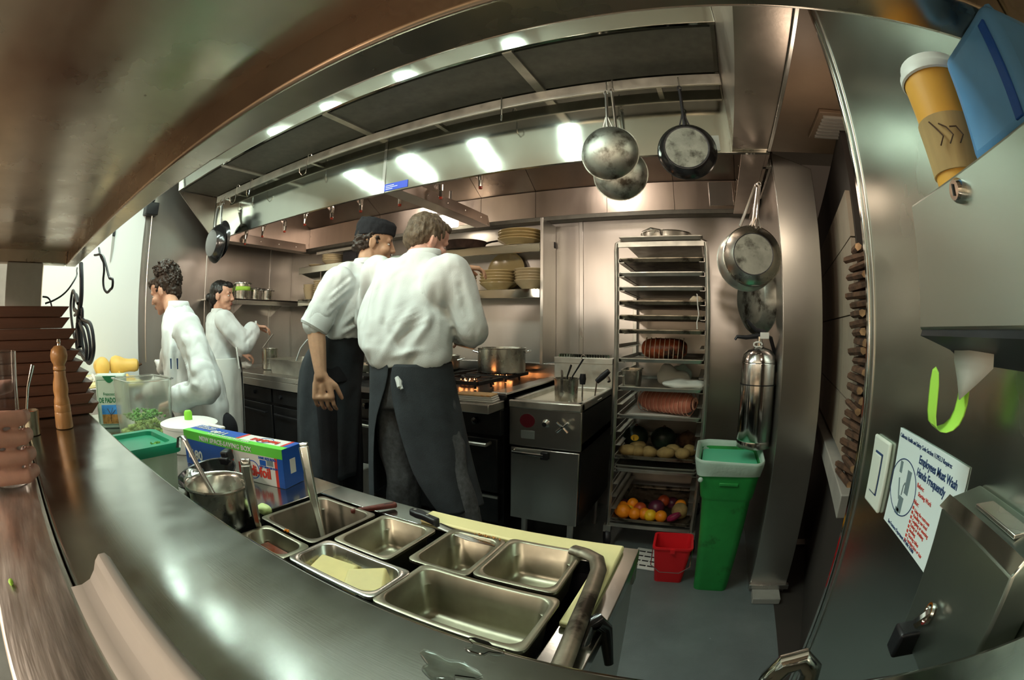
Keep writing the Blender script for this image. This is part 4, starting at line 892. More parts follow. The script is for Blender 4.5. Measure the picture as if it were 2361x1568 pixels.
MB().bx(-.27, .27, -.13, -.12, -.02, 0).build('edge', M['alu'], ht); 
ds = thing('dark_crate', 'black crate standing on the upper shelf beside the plates', 'crate', (-2.88, 2.955, ZU + .001)); MB().bx(-.10, .10, -.11, .11, 0, .102).build('crate_body', M['black'], ds, None, .008); MB().bx(-.085, .085, -.115, -.110, .02, .08).build('front_slot', M['dark_metal'], ds)
# pots on the left-wall shelf
qs = thing('wall_shelf', 'short steel side wall shelf holding foil covered pots', 'shelf', (0, 0, 1.532))
MB().bx(XL + .003, -3.75, 1.95, 3.06, -.012, 0).build('plate', M['steel'], qs); MB().bx(-3.762, -3.75, 1.95, 3.06, -.055, 0).build('front_lip', M['steel'], qs, None, .003)
for y in (2.3, 2.8): MB().prism([(-3.76, -.02), (XL + .004, -.02), (XL + .004, -.16)], y, y + .004, 'Y').build('bracket', M['steel'], qs)
def foilpot(lab, px0, px1, ytop, xx, label=False):
    a, b = P(px0, 688, X=xx), P(px1, 688, X=xx); r = abs(b.y - a.y) * .5 * .74 + .003; h = P((px0 + px1) / 2, ytop, X=xx).z - 1.532
    t = thing('foil_covered_pot', lab, 'pot', (xx, (a.y + b.y) / 2, 1.5325))
    MB().lathe([(0, 0), (r * .86, 0), (r * .9, .01), (r, h - .015), (r + .006, h - .012), (0, h - .012)], 28).build('pot_wall', M['pan'], t)
    f = MB().lathe([(r * .98, h - .02), (r + .014, h - .016), (r + .010, h - .006), (r * .7, h), (0, h + .002)], 40).build('foil_cover', M['foil'], t)
    for v in f.data.vertices: v.co += Vector((noise.noise(v.co * 40), noise.noise(v.co * 40 + V(5, 0, 0)), noise.noise(v.co * 55 + V(0, 9, 0)))) * .008
    if label: MB().lathe([(r + .001, h * .50), (r + .001, h * .74)], 12, (0, 0, 0)).build('tape_label', M['tape'], t, None, 0, 0, 60, .001)
foilpot('tall foil covered steel pot with a lime tape label', 540, 578, 651, -3.87, True)
foilpot('narrow foil covered steel pot between two wider ones', 577, 598, 664, -3.85)
foilpot('low foil covered steel pot at the shelf end', 600, 630, 667, -3.85)
foilpot('dark foil covered pot behind the labelled pot', 524, 542, 655, -4.00)
# ================================================================ FRYER
fy = thing('deep_fryer', 'free-standing steel deep fryer with white oil beside the tray rack', 'fryer', (0, 0, 0))
FX0, FX1, FY0, FY1 = -.992, -.604, 2.12, 2.80
MB().bx(FX0, FX1, FY0 + .02, FY1, .25, .70).build('cabinet', M['oven'], fy)
MB().bx(FX0, FX1, FY0 + .02, FY1, .66, .86).build('side_body', M['oven'], fy)
MB().bx(FX0, FX1, FY0, FY0 + .02, .665, .865).build('control_panel', M['steel_col'], fy, None, .003)
dr = MB().bx(FX0 + .008, FX1 - .006, FY0, FY0 + .02, .25, .655).build('door', M['steel_col'], fy, None, .004)
MB().tube([(FX0 + .03, FY0, .635), (FX0 + .03, FY0 - .025, .635), (FX0 + .20, FY0 - .025, .632), (FX0 + .20, FY0, .632)], .009, 10).build('handle', M['chrome'], dr)
MB().bx(FX0 + .185, FX0 + .225, FY0 - .03, FY0, .61, .65).build('handle_block', M['black'], dr, None, .004)
for r in ((FX0, FX0 + .03, FY0, FY1), (FX1 - .03, FX1, FY0, FY1), (FX0, FX1, FY0 - .012, FY0 + .05), (FX0, FX1, FY1 - .03, FY1)):
    MB().bx(*r, .865, .905).build('top_rim', M['alu'], fy, None, .006)
MB().bx(FX0 + .03, FX1 - .03, FY0 + .05, FY1 - .03, .850, .878).build('oil', M['foam'], fy)
MB().bx(FX0, FX1, FY1, FY1 + .10, .60, 1.085).build('flue', M['alu'], fy, None, .004)
MB().bx(FX0, FX1, FY1 - .006, FY1 + .10, 1.05, 1.088).build('flue_cap', M['alu'], fy, None, .003)
for i in range(20): MB().bx(-.004, .004, 0, .075, 0, .020).build('flue_fin', M['steel_hood'], fy, (FX0 + .03 + i * .0172, FY1 + .012, 1.088))
for x in (FX0 + .06, FX1 - .06):
    for y in (FY0 + .08, FY1 - .05): MB().tube([(x, y, 0), (x, y, .25)], .018).build('leg', M['steel'], fy)
MB().lathe([(0, 0), (.036, 0), (.036, .002), (0, .003)], 24, (P(1216, 970, Y=FY0).x, FY0, P(1216, 970, Y=FY0).z), frame((0, -1, 0)), 1.15, 1).build('badge', M['badge'], fy)
c = P(1217, 1002, Y=FY0); MB().bx(c.x - .038, c.x + .038, FY0 - .002, FY0, c.z - .022, c.z + .022).build('rating_plate', M['plaque'], fy, None, .002)
c = P(1259, 977, Y=FY0); MB().lathe([(0, 0), (.022, 0), (.020, .006), (.014, .020), (.012, .026), (0, .026)], 18, (c.x, FY0, c.z), frame((0, -1, 0))).build('knob', M['chrome'], fy)
c = P(1303, 982, Y=FY0)
mb = MB().tube([V(c.x, FY0, c.z), V(c.x, FY0 - .05, c.z)], .007)
for k in range(4):
    a = PI / 4 + k * PI / 2; mb.tube([V(c.x, FY0 - .04, c.z), V(c.x + math.cos(a) * .040, FY0 - .043, c.z + math.sin(a) * .036)], [.006, .0075], 8)
mb.build('cross_valve', M['chrome'], fy)
c = P(1303, 900, Y=2.26)
fp = thing('utensil_pot', 'steel pot of utensils standing in the fryer', 'pot', (c.x, 2.28, .8785))
MB().lathe([(0, 0), (.058, 0), (.060, .01), (.063, .128), (.068, .130), (.068, .135), (.060, .134), (.057, .02), (0, .012)], 32).build('pot_wall', M['pan'], fp)
for i, (x0, y0, x1, y1, lab, mt, r) in enumerate([(1320, 868, 1345, 828, 'steel tongs with a ring end standing in the utensil pot', 'dark_metal', .007), (1308, 868, 1317, 842, 'short dark spatula standing in the utensil pot', 'dark_metal', .008), (1296, 866, 1296, 858, 'round steel spoon end in the utensil pot', 'steel', .012)]):
    a, b = P(x0, y0, Y=2.27), P(x1, y1, Y=2.30)
    tt = thing('kitchen_tool', lab, 'utensil', a + V(0, 0, -.06)); MB().tube([V(0, 0, 0), a - tt.location + V(0, 0, 0), b - tt.location], [r * .6, r * .8, r], 8, flat=(.6, 1.3)).build('shaft', M[mt], tt)
    if i == 0: MB().tube([b - tt.location + V(math.cos(k) * .012, 0, .010 + math.sin(k) * .012) for k in np.linspace(0, 5.6, 10)], .0025, 6).build('ring', M['steel'], tt)
for i, (hx, hy, gx, gy, wx, wy, lab) in enumerate([(1344, 862, 1343, 886, 1342, 925, 'upright black handle of the front fryer basket'), (1404, 855, 1376, 880, 1370, 905, 'slanted black handle of the rear fryer basket')]):
    yy = (2.20, 2.42)[i]; a, b, c = P(hx, hy, Y=yy), P(gx, gy, Y=yy), P(wx, wy, Y=yy)
    t = thing('fryer_basket', lab, 'basket', V(c.x - (.06 if i == 0 else .02), yy, .8785))
    MB().tube([a - t.location, (a + b) / 2 - t.location, b - t.location], [.014, .018, .014], 12).build('grip', M['black'], t)
    MB().tube([b - t.location, V((b.x + c.x) / 2, yy, (b.z + .87) / 2) - t.location, V(c.x, yy, .872) - t.location], .004, 8).build('wire', M['chrome'], t)
    w_ = MB()
    for k in range(4): w_.tube([V(-.01, k * .03, .004), V(.04, k * .03, .004)], .002, 5)
    for k in range(4): w_.tube([V(-.01 + k * .017, 0, .004), V(-.01 + k * .017, .09, .004)], .002, 5)
    w_.build('basket_wire', M['chrome'], t)
pp = MB().tube([P(1404, 880, Y=2.6), P(1400, 868, Y=2.62), P(1388, 866, Y=2.62)], .012, 8).build('fryer_pipe', M['chrome'], fy)
# ================================================================ TRAY RACK
rk = thing('tray_rack', 'tall aluminium tray rack on casters beside the green bin', 'rack', (0, 0, 0))
X0, X1, Y0, Y1 = -.522, .002, 2.43, 3.07
for x in (X0, X1 - .026):
    s = 1 if x == X0 else -1
    MB().tube([(x + .013, Y0 + .013, .14), (x + .013, Y0 + .013, 1.70), (x + .013 + s * .004, Y0 + .013, 1.735), (x + .013 + s * .03, Y0 + .013, 1.748)], .0145, 4).build('front_post', M['alu'], rk, None, .003)
    MB().bx(x, x + .026, Y1 - .026, Y1, .14, 1.74).build('rear_post', M['alu'], rk, None, .002)
    xr = x + .026 if x == X0 else x - .03
    rm = MB().bx(0, .03, Y0 + .004, Y1 - .004, 0, .002).bx(0 if x == X0 else .028, .002 if x == X0 else .03, Y0 + .004, Y1 - .004, 0, .022).mesh('tray_rail')
    put('tray_rail', rm, M['alu'], rk, (xr, 0, .175))
    for k in range(1, 20):
        o = bpy.data.objects.new('tray_rail', rm); COL.objects.link(o); o.parent = rk; o.location = (xr, 0, .175 + k * .0765)
for y in (Y0, Y1 - .026):
    MB().bx(X0 + .026, X1 - .026, y, y + .02, 1.715, 1.742).build('top_bar', M['alu'], rk); MB().bx(X0 + .026, X1 - .026, y, y + .02, .14, .162).build('bottom_bar', M['alu'], rk)
for x in (X0 + .013, X1 - .013):
    for y in (Y0 + .02, Y1 - .02):
        c = MB().lathe([(0, -.016), (.052, -.016), (.055, -.010), (.055, .010), (.052, .016), (0, .016)], 20, (x, y, .0555), frame((1, .4, 0))).build('caster', M['dark_metal'], rk)
        MB().bx(x - .022, x + .022, y - .022, y + .022, .10, .142).build('caster_fork', M['alu'], c)
tm = pan_mesh(.462, .63, .022, .006, .018, .010, step=False).mesh('sheet_tray'); TYC = 2.435 + .315
def tray(z, mt, lab, dy=0, tilt=0, dx=0):
    m = tm.copy(); o = put('sheet_tray', m, M[mt], None, (-.260 + dx, TYC + dy, z)); o.rotation_euler = (tilt, 0, 0)
    return tag(o, lab, 'tray', 'sheet trays in the tall rack')
def lev(y, q=2.43):  # rail height just under a pixel row, trays rest on rails
    z = P(1525, y, Y=q).z; k = round((z - .022 - .175) / .0765); return .175 + max(0, min(19, k)) * .0765 + .0265
TR = {}
for key, y, mt, lab, dy in [('t0', 531, 'alu', 'empty aluminium sheet tray on top of the rack', -.01), ('a', 582, 'alu_dark', 'brown stained sheet tray in the second slot from the rack top', -.005), ('b', 612, 'alu', 'clean empty sheet tray below the brown stained one', -.008), ('c', 650, 'alu', 'empty sheet tray above the tray with the twine ball', -.004), ('d', 680, 'alu_dark', 'blackened sheet tray carrying a ball of twine', -.012), ('e', 715, 'alu_dark', 'blackened empty sheet tray under the twine', -.004), ('f', 748, 'alu_dark', 'blackened sheet tray above the tied roast', -.006), ('g', 818, 'alu', 'sheet tray carrying the dark tied roast', -.012), ('h', 885, 'alu', 'sheet tray with a small pan and paper bags', -.012), ('i', 962, 'alu', 'paper lined sheet tray carrying the raw pork roll', -.012), ('j', 1052, 'alu_dark', 'sheet tray loaded with potatoes and dark squash', -.012), ('k', 1082, 'alu', 'tilted empty sheet tray under the potatoes', -.010), ('m', 1205, 'alu_dark', 'low sheet tray loaded with citrus and onions', -.012)]:
    z = 1.773 if key == 't0' else lev(y)
    TR[key] = z; tray(z, mt, lab, dy)
tray(TR['k'] + .018, 'alu', 'second empty sheet tray nested on the tilted one', -.004)
rp = pot('round_pan', 'wide steel pan with loop handle on top of the rack', (-.255, 2.72, TR['t0'] - .020), .150, .085, handles=False)
MB().tube([(-.11, -.115, .02), (-.12, -.165, .07), (-.07, -.185, .085), (-.02, -.180, .075), (-.01, -.150, .02)], .007, 8).build('loop_handle', M['chrome'], rp)
# roast
def roll(name, lab, loc, L_, R_, rot, mt, strings, cat='meat', twine='twine', end=None):
    t = thing(name, lab, cat, loc, rot); n = 15
    rgs = []
    for i in range(n):
        u = i / (n - 1); x = (u - .5) * L_; rr = R_ * (1 - .55 * abs(2 * u - 1) ** 5) * (1 - .045 * (1 + math.cos(2 * PI * u * strings)) / 2)
        rgs.append([V(x, math.cos(2 * PI * k / 20) * rr * (1 + .06 * noise.noise(V(x * 30, k, 0))), R_ + math.sin(2 * PI * k / 20) * rr * .92) for k in range(20)])
    MB().loft(rgs).build('meat_roll', mt, t, None, 0, 1)
    for i in range(1, strings):
        u = i / strings; x = (u - .5) * L_; rr = R_ * .985
        MB().tube([V(x + .004 * math.sin(k), math.cos(k) * rr, R_ + math.sin(k) * rr * .93) for k in np.linspace(0, 2 * PI, 20)[:-1]], .0022, 5, True).build('twine_ring', M[twine], t)
    if end:
        pts = [V(L_ / 2 - .004, math.cos(a) * R_ * .5 * (1 - a / 16), R_ + math.sin(a) * R_ * .5 * (1 - a / 16)) for a in np.linspace(0, 11, 30)]
        MB().tube(pts, .007, 6).build('end_spiral', end, t)
        MB().ell(V(L_ / 2 - .012, 0, R_), (.016, R_ * .55, R_ * .5)).build('end_cut', M['meat'], t)
    return t
roll('tied_roast', 'dark browned tied roast on a sheet tray', (-.262, 2.62, TR['g'] - .020), .27, .066, .06, M['roast'], 10)
roll('raw_pork_roll', 'long raw pink pork roll tied for roasting', (-.235, 2.60, TR['i'] - .018), .36, .072, -.38, M['raw'], 14, twine='rawfat', end=M['rawfat'])
pl2 = MB().bx(-.20, .17, -.27, .10, 0, .001).build('tray_paper', M['paper'], None, V(-.26, 2.75, TR['i'] - .0195)); tag(pl2, 'white paper sheet under the raw pork roll', 'paper')
np_ = thing('small_steel_pan', 'small square steel pan on the tray with paper bags', 'pan', (-.430, 2.52, TR['h'] + .088)); pan_mesh(.105, .17, .10, .008, .015, .008).build('pan_wall', M['pan'], np_)
def crumple(name, lab, cat, loc, r, mt, amp, sc, seed, rot=0):
    o = MB().ell((0, 0, 0), r, None, 22, 14).build(name, mt, None, Vector(loc) + V(0, 0, r[2]), 0, 0, 25)
    for v in o.data.vertices:
        v.co += v.co.normalized() * noise.noise(v.co * sc + V(seed, seed, 0)) * amp
        v.co.z = max(v.co.z, -r[2] + .001)
    o.rotation_euler = (0, 0, rot); return tag(o, lab, cat)
crumple('paper_bag', 'crumpled white paper bag on the sheet tray', 'bag', (-.13, 2.56, TR['h'] - .020), (.13, .09, .026), M['paper'], .03, 14, 1)
crumple('paper_bag', 'pale paper parcel standing behind the crumpled bag', 'bag', (-.21, 2.70, TR['h'] - .020), (.10, .06, .058), M['paper'], .04, 12, 5)
crumple('plastic_bag', 'clear gathered plastic bag above the paper parcel', 'bag', (-.17, 2.82, TR['h'] - .020), (.06, .05, .060), M['liner'], .03, 18, 9)
crumple('twine_ball', 'small grey ball of twine on the blackened tray', 'twine', (-.075, 2.475, TR['d'] - .021), (.034, .026, .024), M['twine'], .008, 60, 2)
a = P(1606, 685, Y=2.405); o = MB().tube([a + V(0, .02, .016), a + V(.004, -.004, .014), a + V(.006, -.008, -.04), a + V(.012, -.006, -.09), a + V(.002, -.006, -.13), a + V(.004, -.006, -.165)], .0032, 6).build('loose_twine', M['towel'], None); tag(o, 'white twine end dangling in front of the trays', 'twine')
# potatoes and squash
jz = TR['j'] - .019
for i, (px_, sx_, yy) in enumerate([(1440, .060, 2.49), (1472, .036, 2.485), (1497, .046, 2.485), (1535, .056, 2.49), (1574, .046, 2.485), (1550, .05, 2.56), (1470, .05, 2.60), (1590, .04, 2.58)]):
    x = max(-.425, P(px_, 1045, Y=yy).x)
    o = MB().ell((0, 0, 0), (sx_, .036, .033), None, 16, 10).build('potato', M['potato'], None, (x, yy, jz + .031))
    for v in o.data.vertices: v.co *= 1 + .13 * noise.noise(v.co * 28 + V(i * 3, 0, 0))
    o.rotation_euler = (0, 0, random.uniform(-.3, .3)); tag(o, ['long knobbly potato beside the small round one', 'small round potato between two longer ones'][0 if i != 1 else 1] if i < 2 else 'brown knobbly potato in the tray row', 'potato', 'potatoes on the sheet tray')
for i, (px_, py_, r, yy) in enumerate([(1466, 1005, .078, 2.66), (1530, 1008, .078, 2.66), (1585, 1010, .06, 2.72)]):
    x = P(px_, py_, Y=yy).x
    t = thing('winter_squash', ['dark green round squash with a yellow sticker', 'dark ribbed round squash without a sticker', 'small dark brown squash behind the potatoes'][i], 'squash', (x, yy, jz + .001))
    mb = MB(); seg = 24; rings = []
    for k in range(11):
        th = PI * k / 10; rr = max(.004, math.sin(th)) * r
        rings.append([V(math.cos(2 * PI * j / seg) * rr * (1 - .05 * abs(math.sin(4 * PI * j / seg))), math.sin(2 * PI * j / seg) * rr * (1 - .05 * abs(math.sin(4 * PI * j / seg))), r * .9 - math.cos(th) * r * .9) for j in range(seg)])
    mb.loft(rings).build('flesh', M['melon'] if i < 2 else M['bark'], t); MB().tube([(0, 0, r * 1.76), (.004, 0, r * 1.9)], [.010, .007], 8).build('stem', M['bark'], t)
    if i == 0: MB().lathe([(0, 0), (.020, 0), (.020, .001), (0, .001)], 20, V(.006, -r * .95, r * 1.05), frame((.08, -1, .15)), 1.2, .9).build('sticker', M['lemon'], t)
# citrus tray
mz = TR['m'] - .019
def fruit(name, lab, cat, mt, px_, py_, yy, r, grp, sz=1, zoff=0):
    p = P(px_, py_, Y=yy)
    o = MB().ell((0, 0, 0), (r, r, r * sz), None, 18, 12).build('fruit', mt, None, (max(-.490 + r + .004, p.x), yy, max(mz + r * sz, p.z + zoff) if zoff is not None else mz + r * sz)); o.name = name
    return tag(o, lab, cat, grp)
gO = 'oranges on the low tray'
for (px_, py_, yy, r) in [(1424, 1188, 2.50, .036), (1437, 1192, 2.475, .044), (1462, 1199, 2.470, .037), (1485, 1196, 2.485, .036), (1522, 1205, 2.468, .036), (1430, 1178, 2.56, .036), (1459, 1161, 2.57, .035), (1569, 1165, 2.60, .036)]:
    fruit('orange', 'orange citrus fruit on the low tray', 'orange', M['orange'], px_, py_, yy, r, gO)
for (px_, py_, yy, r) in [(1450, 1180, 2.535, .032), (1498, 1200, 2.468, .038)]: fruit('lemon', 'yellow lemon among the oranges on the low tray', 'lemon', M['lemon'], px_, py_, yy, r, 'lemons on the low tray', .95)
for (px_, py_, yy, r, lab) in [(1476, 1173, 2.545, .040, 'red orange fruit behind the lemons'), (1530, 1155, 2.66, .038, 'dull red fruit behind the purple cabbage')]: fruit('pomegranate', lab, 'fruit', M['redfruit'], px_, py_, yy, r, None)
for (px_, py_, yy, r, lab) in [(1513, 1173, 2.55, .052, 'round purple cabbage among the citrus'), (1440, 1161, 2.62, .030, 'small purple onion behind the oranges'), (1550, 1160, 2.68, .040, 'purple onion at the back of the low tray')]: fruit('purple_cabbage' if r > .05 else 'purple_onion', lab, 'cabbage' if r > .05 else 'onion', M['onion'], px_, py_, yy, r, None)
fruit('celery_root', 'pale tan celery root beside the radicchio', 'celery root', M['potato'], 1566, 1188, 2.54, .05, None)
rd = thing('radicchio', 'pointed dark red radicchio head leaning on the citrus', 'radicchio', (P(1548, 1195, Y=2.475).x, 2.475, mz + .028), (0, 1.1, .2))
for k in range(7):
    a = k * 2 * PI / 7
    MB().loft([[V(math.cos(a) * .012 * w_ - math.sin(a) * s * ww, math.sin(a) * .012 * w_ + math.cos(a) * s * ww, z) for s in (-1, 0, 1)] for z, w_, ww in ((-.03, .6, .006), (0, 1.9, .013), (.035, 1.6, .010), (.06, .7, .002))], False, False).build('leaf', M['radicchio'], rd, None, 0, 1, 60, .003)
# ================================================================ BIN, BUCKET, FLOOR THINGS
gb = thing('waste_bin', 'tall slim green plastic bin with a pale liner', 'bin', (.135, 2.195, 0))
mk = lambda x, y, r, z: rrect(-x, x, -y, y, r, z, 5)
MB().loft([mk(.085, .150, .03, 0), mk(.088, .155, .035, .02), mk(.118, .172, .04, .50), mk(.122, .176, .04, .51), mk(.128, .180, .045, .52), mk(.150, .200, .05, .675), mk(.145, .195, .05, .675), mk(.118, .172, .04, .50), mk(.080, .145, .03, .03)], True).build('bin_wall', M['green_plastic'], gb)
MB().bx(-.045, .045, -.196, -.186, .585, .60).build('grip_slot', M['green_plastic'], gb, None, .003)
lr = MB().loft([mk(.154, .205, .055, .628), mk(.162, .213, .06, .660), mk(.170, .222, .065, .700), mk(.166, .218, .065, .708), mk(.150, .205, .055, .700), mk(.143, .198, .05, .655)], False).build('liner', M['liner'], gb, None, 0, 1)
for v in lr.data.vertices:
    v.co += Vector((noise.noise(v.co * 14), noise.noise(v.co * 14 + V(3, 3, 3)), noise.noise(v.co * 9 + V(9, 1, 3)) * 1.2)) * .012
MB().loft([mk(.138, .193, .05, .66), mk(.117, .171, .04, .50), mk(.085, .15, .03, .1)], True).build('inner_bag', M['can_in'], gb)
MB().ell((-.135, -.205, .615), (.012, .010, .012)).build('liner_knot', M['liner'], gb)
rb_ = thing('red_bucket', 'small square red plastic bucket on the floor', 'bucket', (-.095, 2.165, 0), .06)
MB().loft([mk(.072, .068, .018, 0), mk(.096, .090, .022, .205), mk(.104, .098, .026, .206), mk(.104, .098, .026, .216), mk(.092, .086, .020, .216), mk(.068, .064, .016, .012)], True).build('wall', M['red_plastic'], rb_)
MB().tube([(-.103, -.02, .19), (-.10, -.105, .12), (-.05, -.112, .085), (.05, -.112, .085), (.10, -.105, .12), (.103, -.02, .19)], .003, 6).build('bail', M['chrome'], rb_)
MB().bx(-.012, .012, -.104, -.096, .19, .212).build('spout_tab', M['red_plastic'], rb_)
wm = thing('white_crate', 'white slotted plastic mat on the floor behind the red bucket', 'mat', (-.245, 2.32, 0), -.1)
MB().bx(-.08, .09, -.12, .12, 0, .012).build('mat_base', M['white_plastic'], wm, None, .004)
for i in range(3):
    for j in range(4): MB().bx(-.018, .018, -.006, .006, .012, .0135).build('slot', M['black'], wm, (-.04 + i * .045, -.09 + j * .055, 0))
# ================================================================ HANGING PANS
def fry(name, lab, hang, centre, R, depth, mt, mh, rot=0, flat=.8, disc=None, hw=.011, hook=True, grp=None, dome=False):
    """pan hanging by its handle; its bottom faces local -Y"""
    t = thing(name, lab, 'pan', hang, rot, grp)
    c = Matrix.Rotation(-rot, 3, 'Z') @ (Vector(centre) - Vector(hang)); ax = frame((0, -1, 0))
    if dome: MB().lathe([(R * math.sin(k), depth * math.cos(k)) if k else (0, depth) for k in np.linspace(0, PI / 2, 12)] + [(R + .004, 0), (R, -.003), (R * .97, 0), (R * .85, depth * .45), (R * .5, depth * .8), (0, depth * .93)], 44, c, ax).build('dish', M[mt], t)
    else: MB().lathe([(0, depth), (R * flat * .95, depth), (R * flat, depth - .004), (R * .96, depth * .35), (R, .002), (R + .004, 0), (R, -.002), (R * .97, .002), (R * .93, depth * .35), (R * flat - .003, depth - .006), (0, depth - .005)], 44, c, ax).build('dish', M[mt] if isinstance(mt, str) else mt, t)
    if disc:
        MB().lathe([(0, depth + .001), (R * disc, depth + .001), (R * disc, depth - .002)], 36, c, ax).build('base_disc', M['base_worn'], t)
        MB().lathe([(R * disc, depth), (R * disc + .004, depth + .001), (R * disc + .004, depth - .004)], 36, c, ax).build('base_ring', M['dark_metal'], t)
    up = (V(0, 0, 0) - c); up.y = 0; up.normalize(); b = c + up * R * .96 + V(0, -.006, 0)
    h = MB().tube([b - up * .012, b + up * .02 + V(0, -.008, 0), (b + V(0, 0, 0)) * .5 + V(0, -.004, 0), V(0, 0, -.012)], [hw * 1.5, hw * .9, hw, hw * 1.1], 10, flat=(.6, 1.2)).build('handle', M[mh], t)
    MB().tube([V(math.cos(k) * .009, -.001, -.002 + math.sin(k) * .012) for k in np.linspace(0, 6.0, 10)], .003, 6).build('hanging_eye', M[mh], h)
    for s in (-1, 1): MB().tube([b + V(s * .004, -.006, 0) + up * .05, b + V(s * .022, -.004, 0) - up * .006], .0035, 6).build('handle_strut', M[mh], h)
    if hook: MB().tube([(0, .02, .005), (0, .002, .006), (0, -.008, .0), (0, -.008, -.012)], .003, 6).tube([(0, .018, .004), (0, .016, .06), (0, .03, .075), (0, .044, .06)], .003, 6).build('hook', M['chrome'], t)
    return t
fry('saucepan', 'worn aluminium saucepan hanging in front from the hood rail', P(1397, 213, Y=1.74), P(1407, 353, Y=1.72), .117, .085, 'alu_worn', 'steel', dome=True)
fry('saucepan', 'second worn aluminium saucepan hanging behind the front one', P(1410, 208, Y=1.775), P(1431, 402, Y=1.79), .113, .075, 'alu_worn', 'steel', dome=True)
fry('frying_pan', 'black nonstick frying pan with a grey base disc on the hood rail', P(1566, 203, Y=1.765), P(1585, 349, Y=1.77), .121, .045, 'black_gloss', 'dark_metal', flat=.82, disc=.72)
fry('frying_pan', 'plain black frying pan hanging at the gusset end of the rail', P(503, 478, Y=1.765), P(500, 562, Y=1.75), .155, .060, 'black_gloss', 'steel', flat=.72)
fry('frying_pan', 'black pan hanging behind the plain black frying pan', P(512, 474, Y=1.775) + V(0, 0, .01), P(511, 552, Y=1.785), .150, .030, 'black_gloss', 'steel', flat=.8)
# partition hooks and pans
rb = thing('wall_hooks', 'steel hook bar on the partition above the pans', 'rail', (XP - .006, 2.25, 2.04))
MB().bx(-.012, 0, -.20, .35, -.02, .02).build('bar', M['steel'], rb, None, .003)
for y in (-.18, -.06, .10, .28): MB().tube([(-.012, y, 0), (-.05, y, -.005), (-.055, y, .02)], .004, 6).build('hook', M['chrome'], rb)
MB().bx(-.05, -.012, -.195, -.165, -.02, .05).build('end_plate', M['alu'], rb, None, .003)
fry('saute_pan', 'shiny steel saute pan hanging beside the steel column', P(1750, 425, Y=2.02), P(1735, 590, Y=2.0), .131, .050, 'pan', 'chrome', flat=.70, disc=.66, hook=False)
fry('saute_pan', 'dull steel pan hanging just behind the shiny saute pan', P(1745, 428, Y=2.10), P(1722, 600, Y=2.12), .140, .035, 'alu', 'steel', flat=.8, hook=False)
fry('carbon_pan', 'large worn steel pan hanging on the partition below the saute pans', V(.27, 2.42, 1.93), V(.265, 2.42, 1.44), .190, .055, 'alu_worn', 'steel', rot=math.radians(-62), flat=.75, hook=False)
fry('carbon_pan', 'dark iron pan hanging on the partition behind the others', V(.31, 2.78, 1.90), V(.31, 2.78, 1.47), .17, .03, 'iron', 'iron', rot=math.radians(-72), flat=.8, hook=False)
a, b = P(1742, 425, Y=2.15), P(1706, 522, Y=2.15); o = MB().tube([a, b], [.006, .008], 8).build('sharpening_rod', M['steel'], None); tag(o, 'thin steel rod hanging beside the shiny saute pan', 'rod')
# ================================================================ EXTINGUISHER
ex = thing('fire_extinguisher', 'tall polished steel fire extinguisher hanging above the bin', 'extinguisher', (.250, 2.225, .722))
MB().lathe([(0, .012), (.070, .0), (.087, .0), (.088, .03), (.0865, .034), (.088, .038), (.088, .40), (.0865, .403), (.088, .406), (.080, .440), (.060, .462), (.030, .474), (.024, .478), (0, .478)], 40).build('cylinder', mat('polished_steel', (.55, .54, .52), .16, 1, rvar=.05, vs=5), ex)
MB().lathe([(0, .476), (.020, .476), (.020, .495), (.014, .50), (.014, .525), (0, .525)], 18).build('neck', M['chrome'], ex)
MB().tube([(.03, 0, .535), (-.01, 0, .528), (-.07, -.01, .520), (-.115, -.015, .523), (-.125, -.015, .508)], [.012, .013, .010, .008, .006], 8).build('carry_handle', M['dark_metal'], ex)
MB().tube([(.03, 0, .545), (-.02, 0, .556), (-.05, 0, .585), (-.065, -.005, .605)], [.012, .011, .009, .006], 8).build('lever', M['dark_metal'], ex)
MB().bx(.0, .045, -.028, -.022, .515, .545).build('tag', M['white_plastic'], ex, None, .002)
MB().tube([(-.01 + math.cos(k) * .022, -.02, .488 + math.sin(k) * .012) for k in np.linspace(0, 5.5, 9)], .004, 6).build('pull_ring', M['white_plastic'], ex)
MB().tube([(.03, .01, .53), (.06, .03, .52), (.085, .05, .45), (.086, .075, .30), (.075, .10, .05)], .010, 8).build('hose', M['black'], ex)
MB().bx(.0885, XP - .25 - .001, -.02, .02, .30, .36).build('wall_bracket', M['steel'], ex)
MB().lathe([(.089, .30), (.0905, .30), (.0905, .305), (.089, .305), (.089, .30)], 36).build('strap', M['dark_metal'], ex)
# ================================================================ FIREWOOD
lm = [MB().prism([(math.cos(a) * r_, math.sin(a) * r_) for a, r_ in zip(np.linspace(0, 2 * PI, 7)[:-1], rr)], -.075, .075, 'Y') for rr in ((.016, .015, .017, .013, .016, .015), (.018, .010, .017, .015, .010, .016), (.012, .017, .012, .016, .012, .017))]
lms = []
for i, l in enumerate(lm):
    m = l.mesh('log'); m.materials.append(M['bark']); m.materials.append(M['logend'])
    for p in m.polygons: p.material_index = 1 if abs(p.normal.y) > .8 else 0
    lms.append(m)
k = 0
for row in range(26):
    for c_ in range(3):
        o = bpy.data.objects.new('firewood_log', lms[k % 3]); COL.objects.link(o); k += 1
        o.location = (.522 + c_ * .029 + (row % 2) * .010 + random.uniform(-.003, .003), 1.40 + random.uniform(-.03, .02) + .085, .795 + row * .0300)
        o.rotation_euler = (random.uniform(-.10, .10), random.random() * 6, random.uniform(-.22, .22))
        o.scale = (.84, 1, .84); tag(o, 'split firewood log stacked on the ledge beside the tiled wall', 'firewood', 'stacked firewood logs')
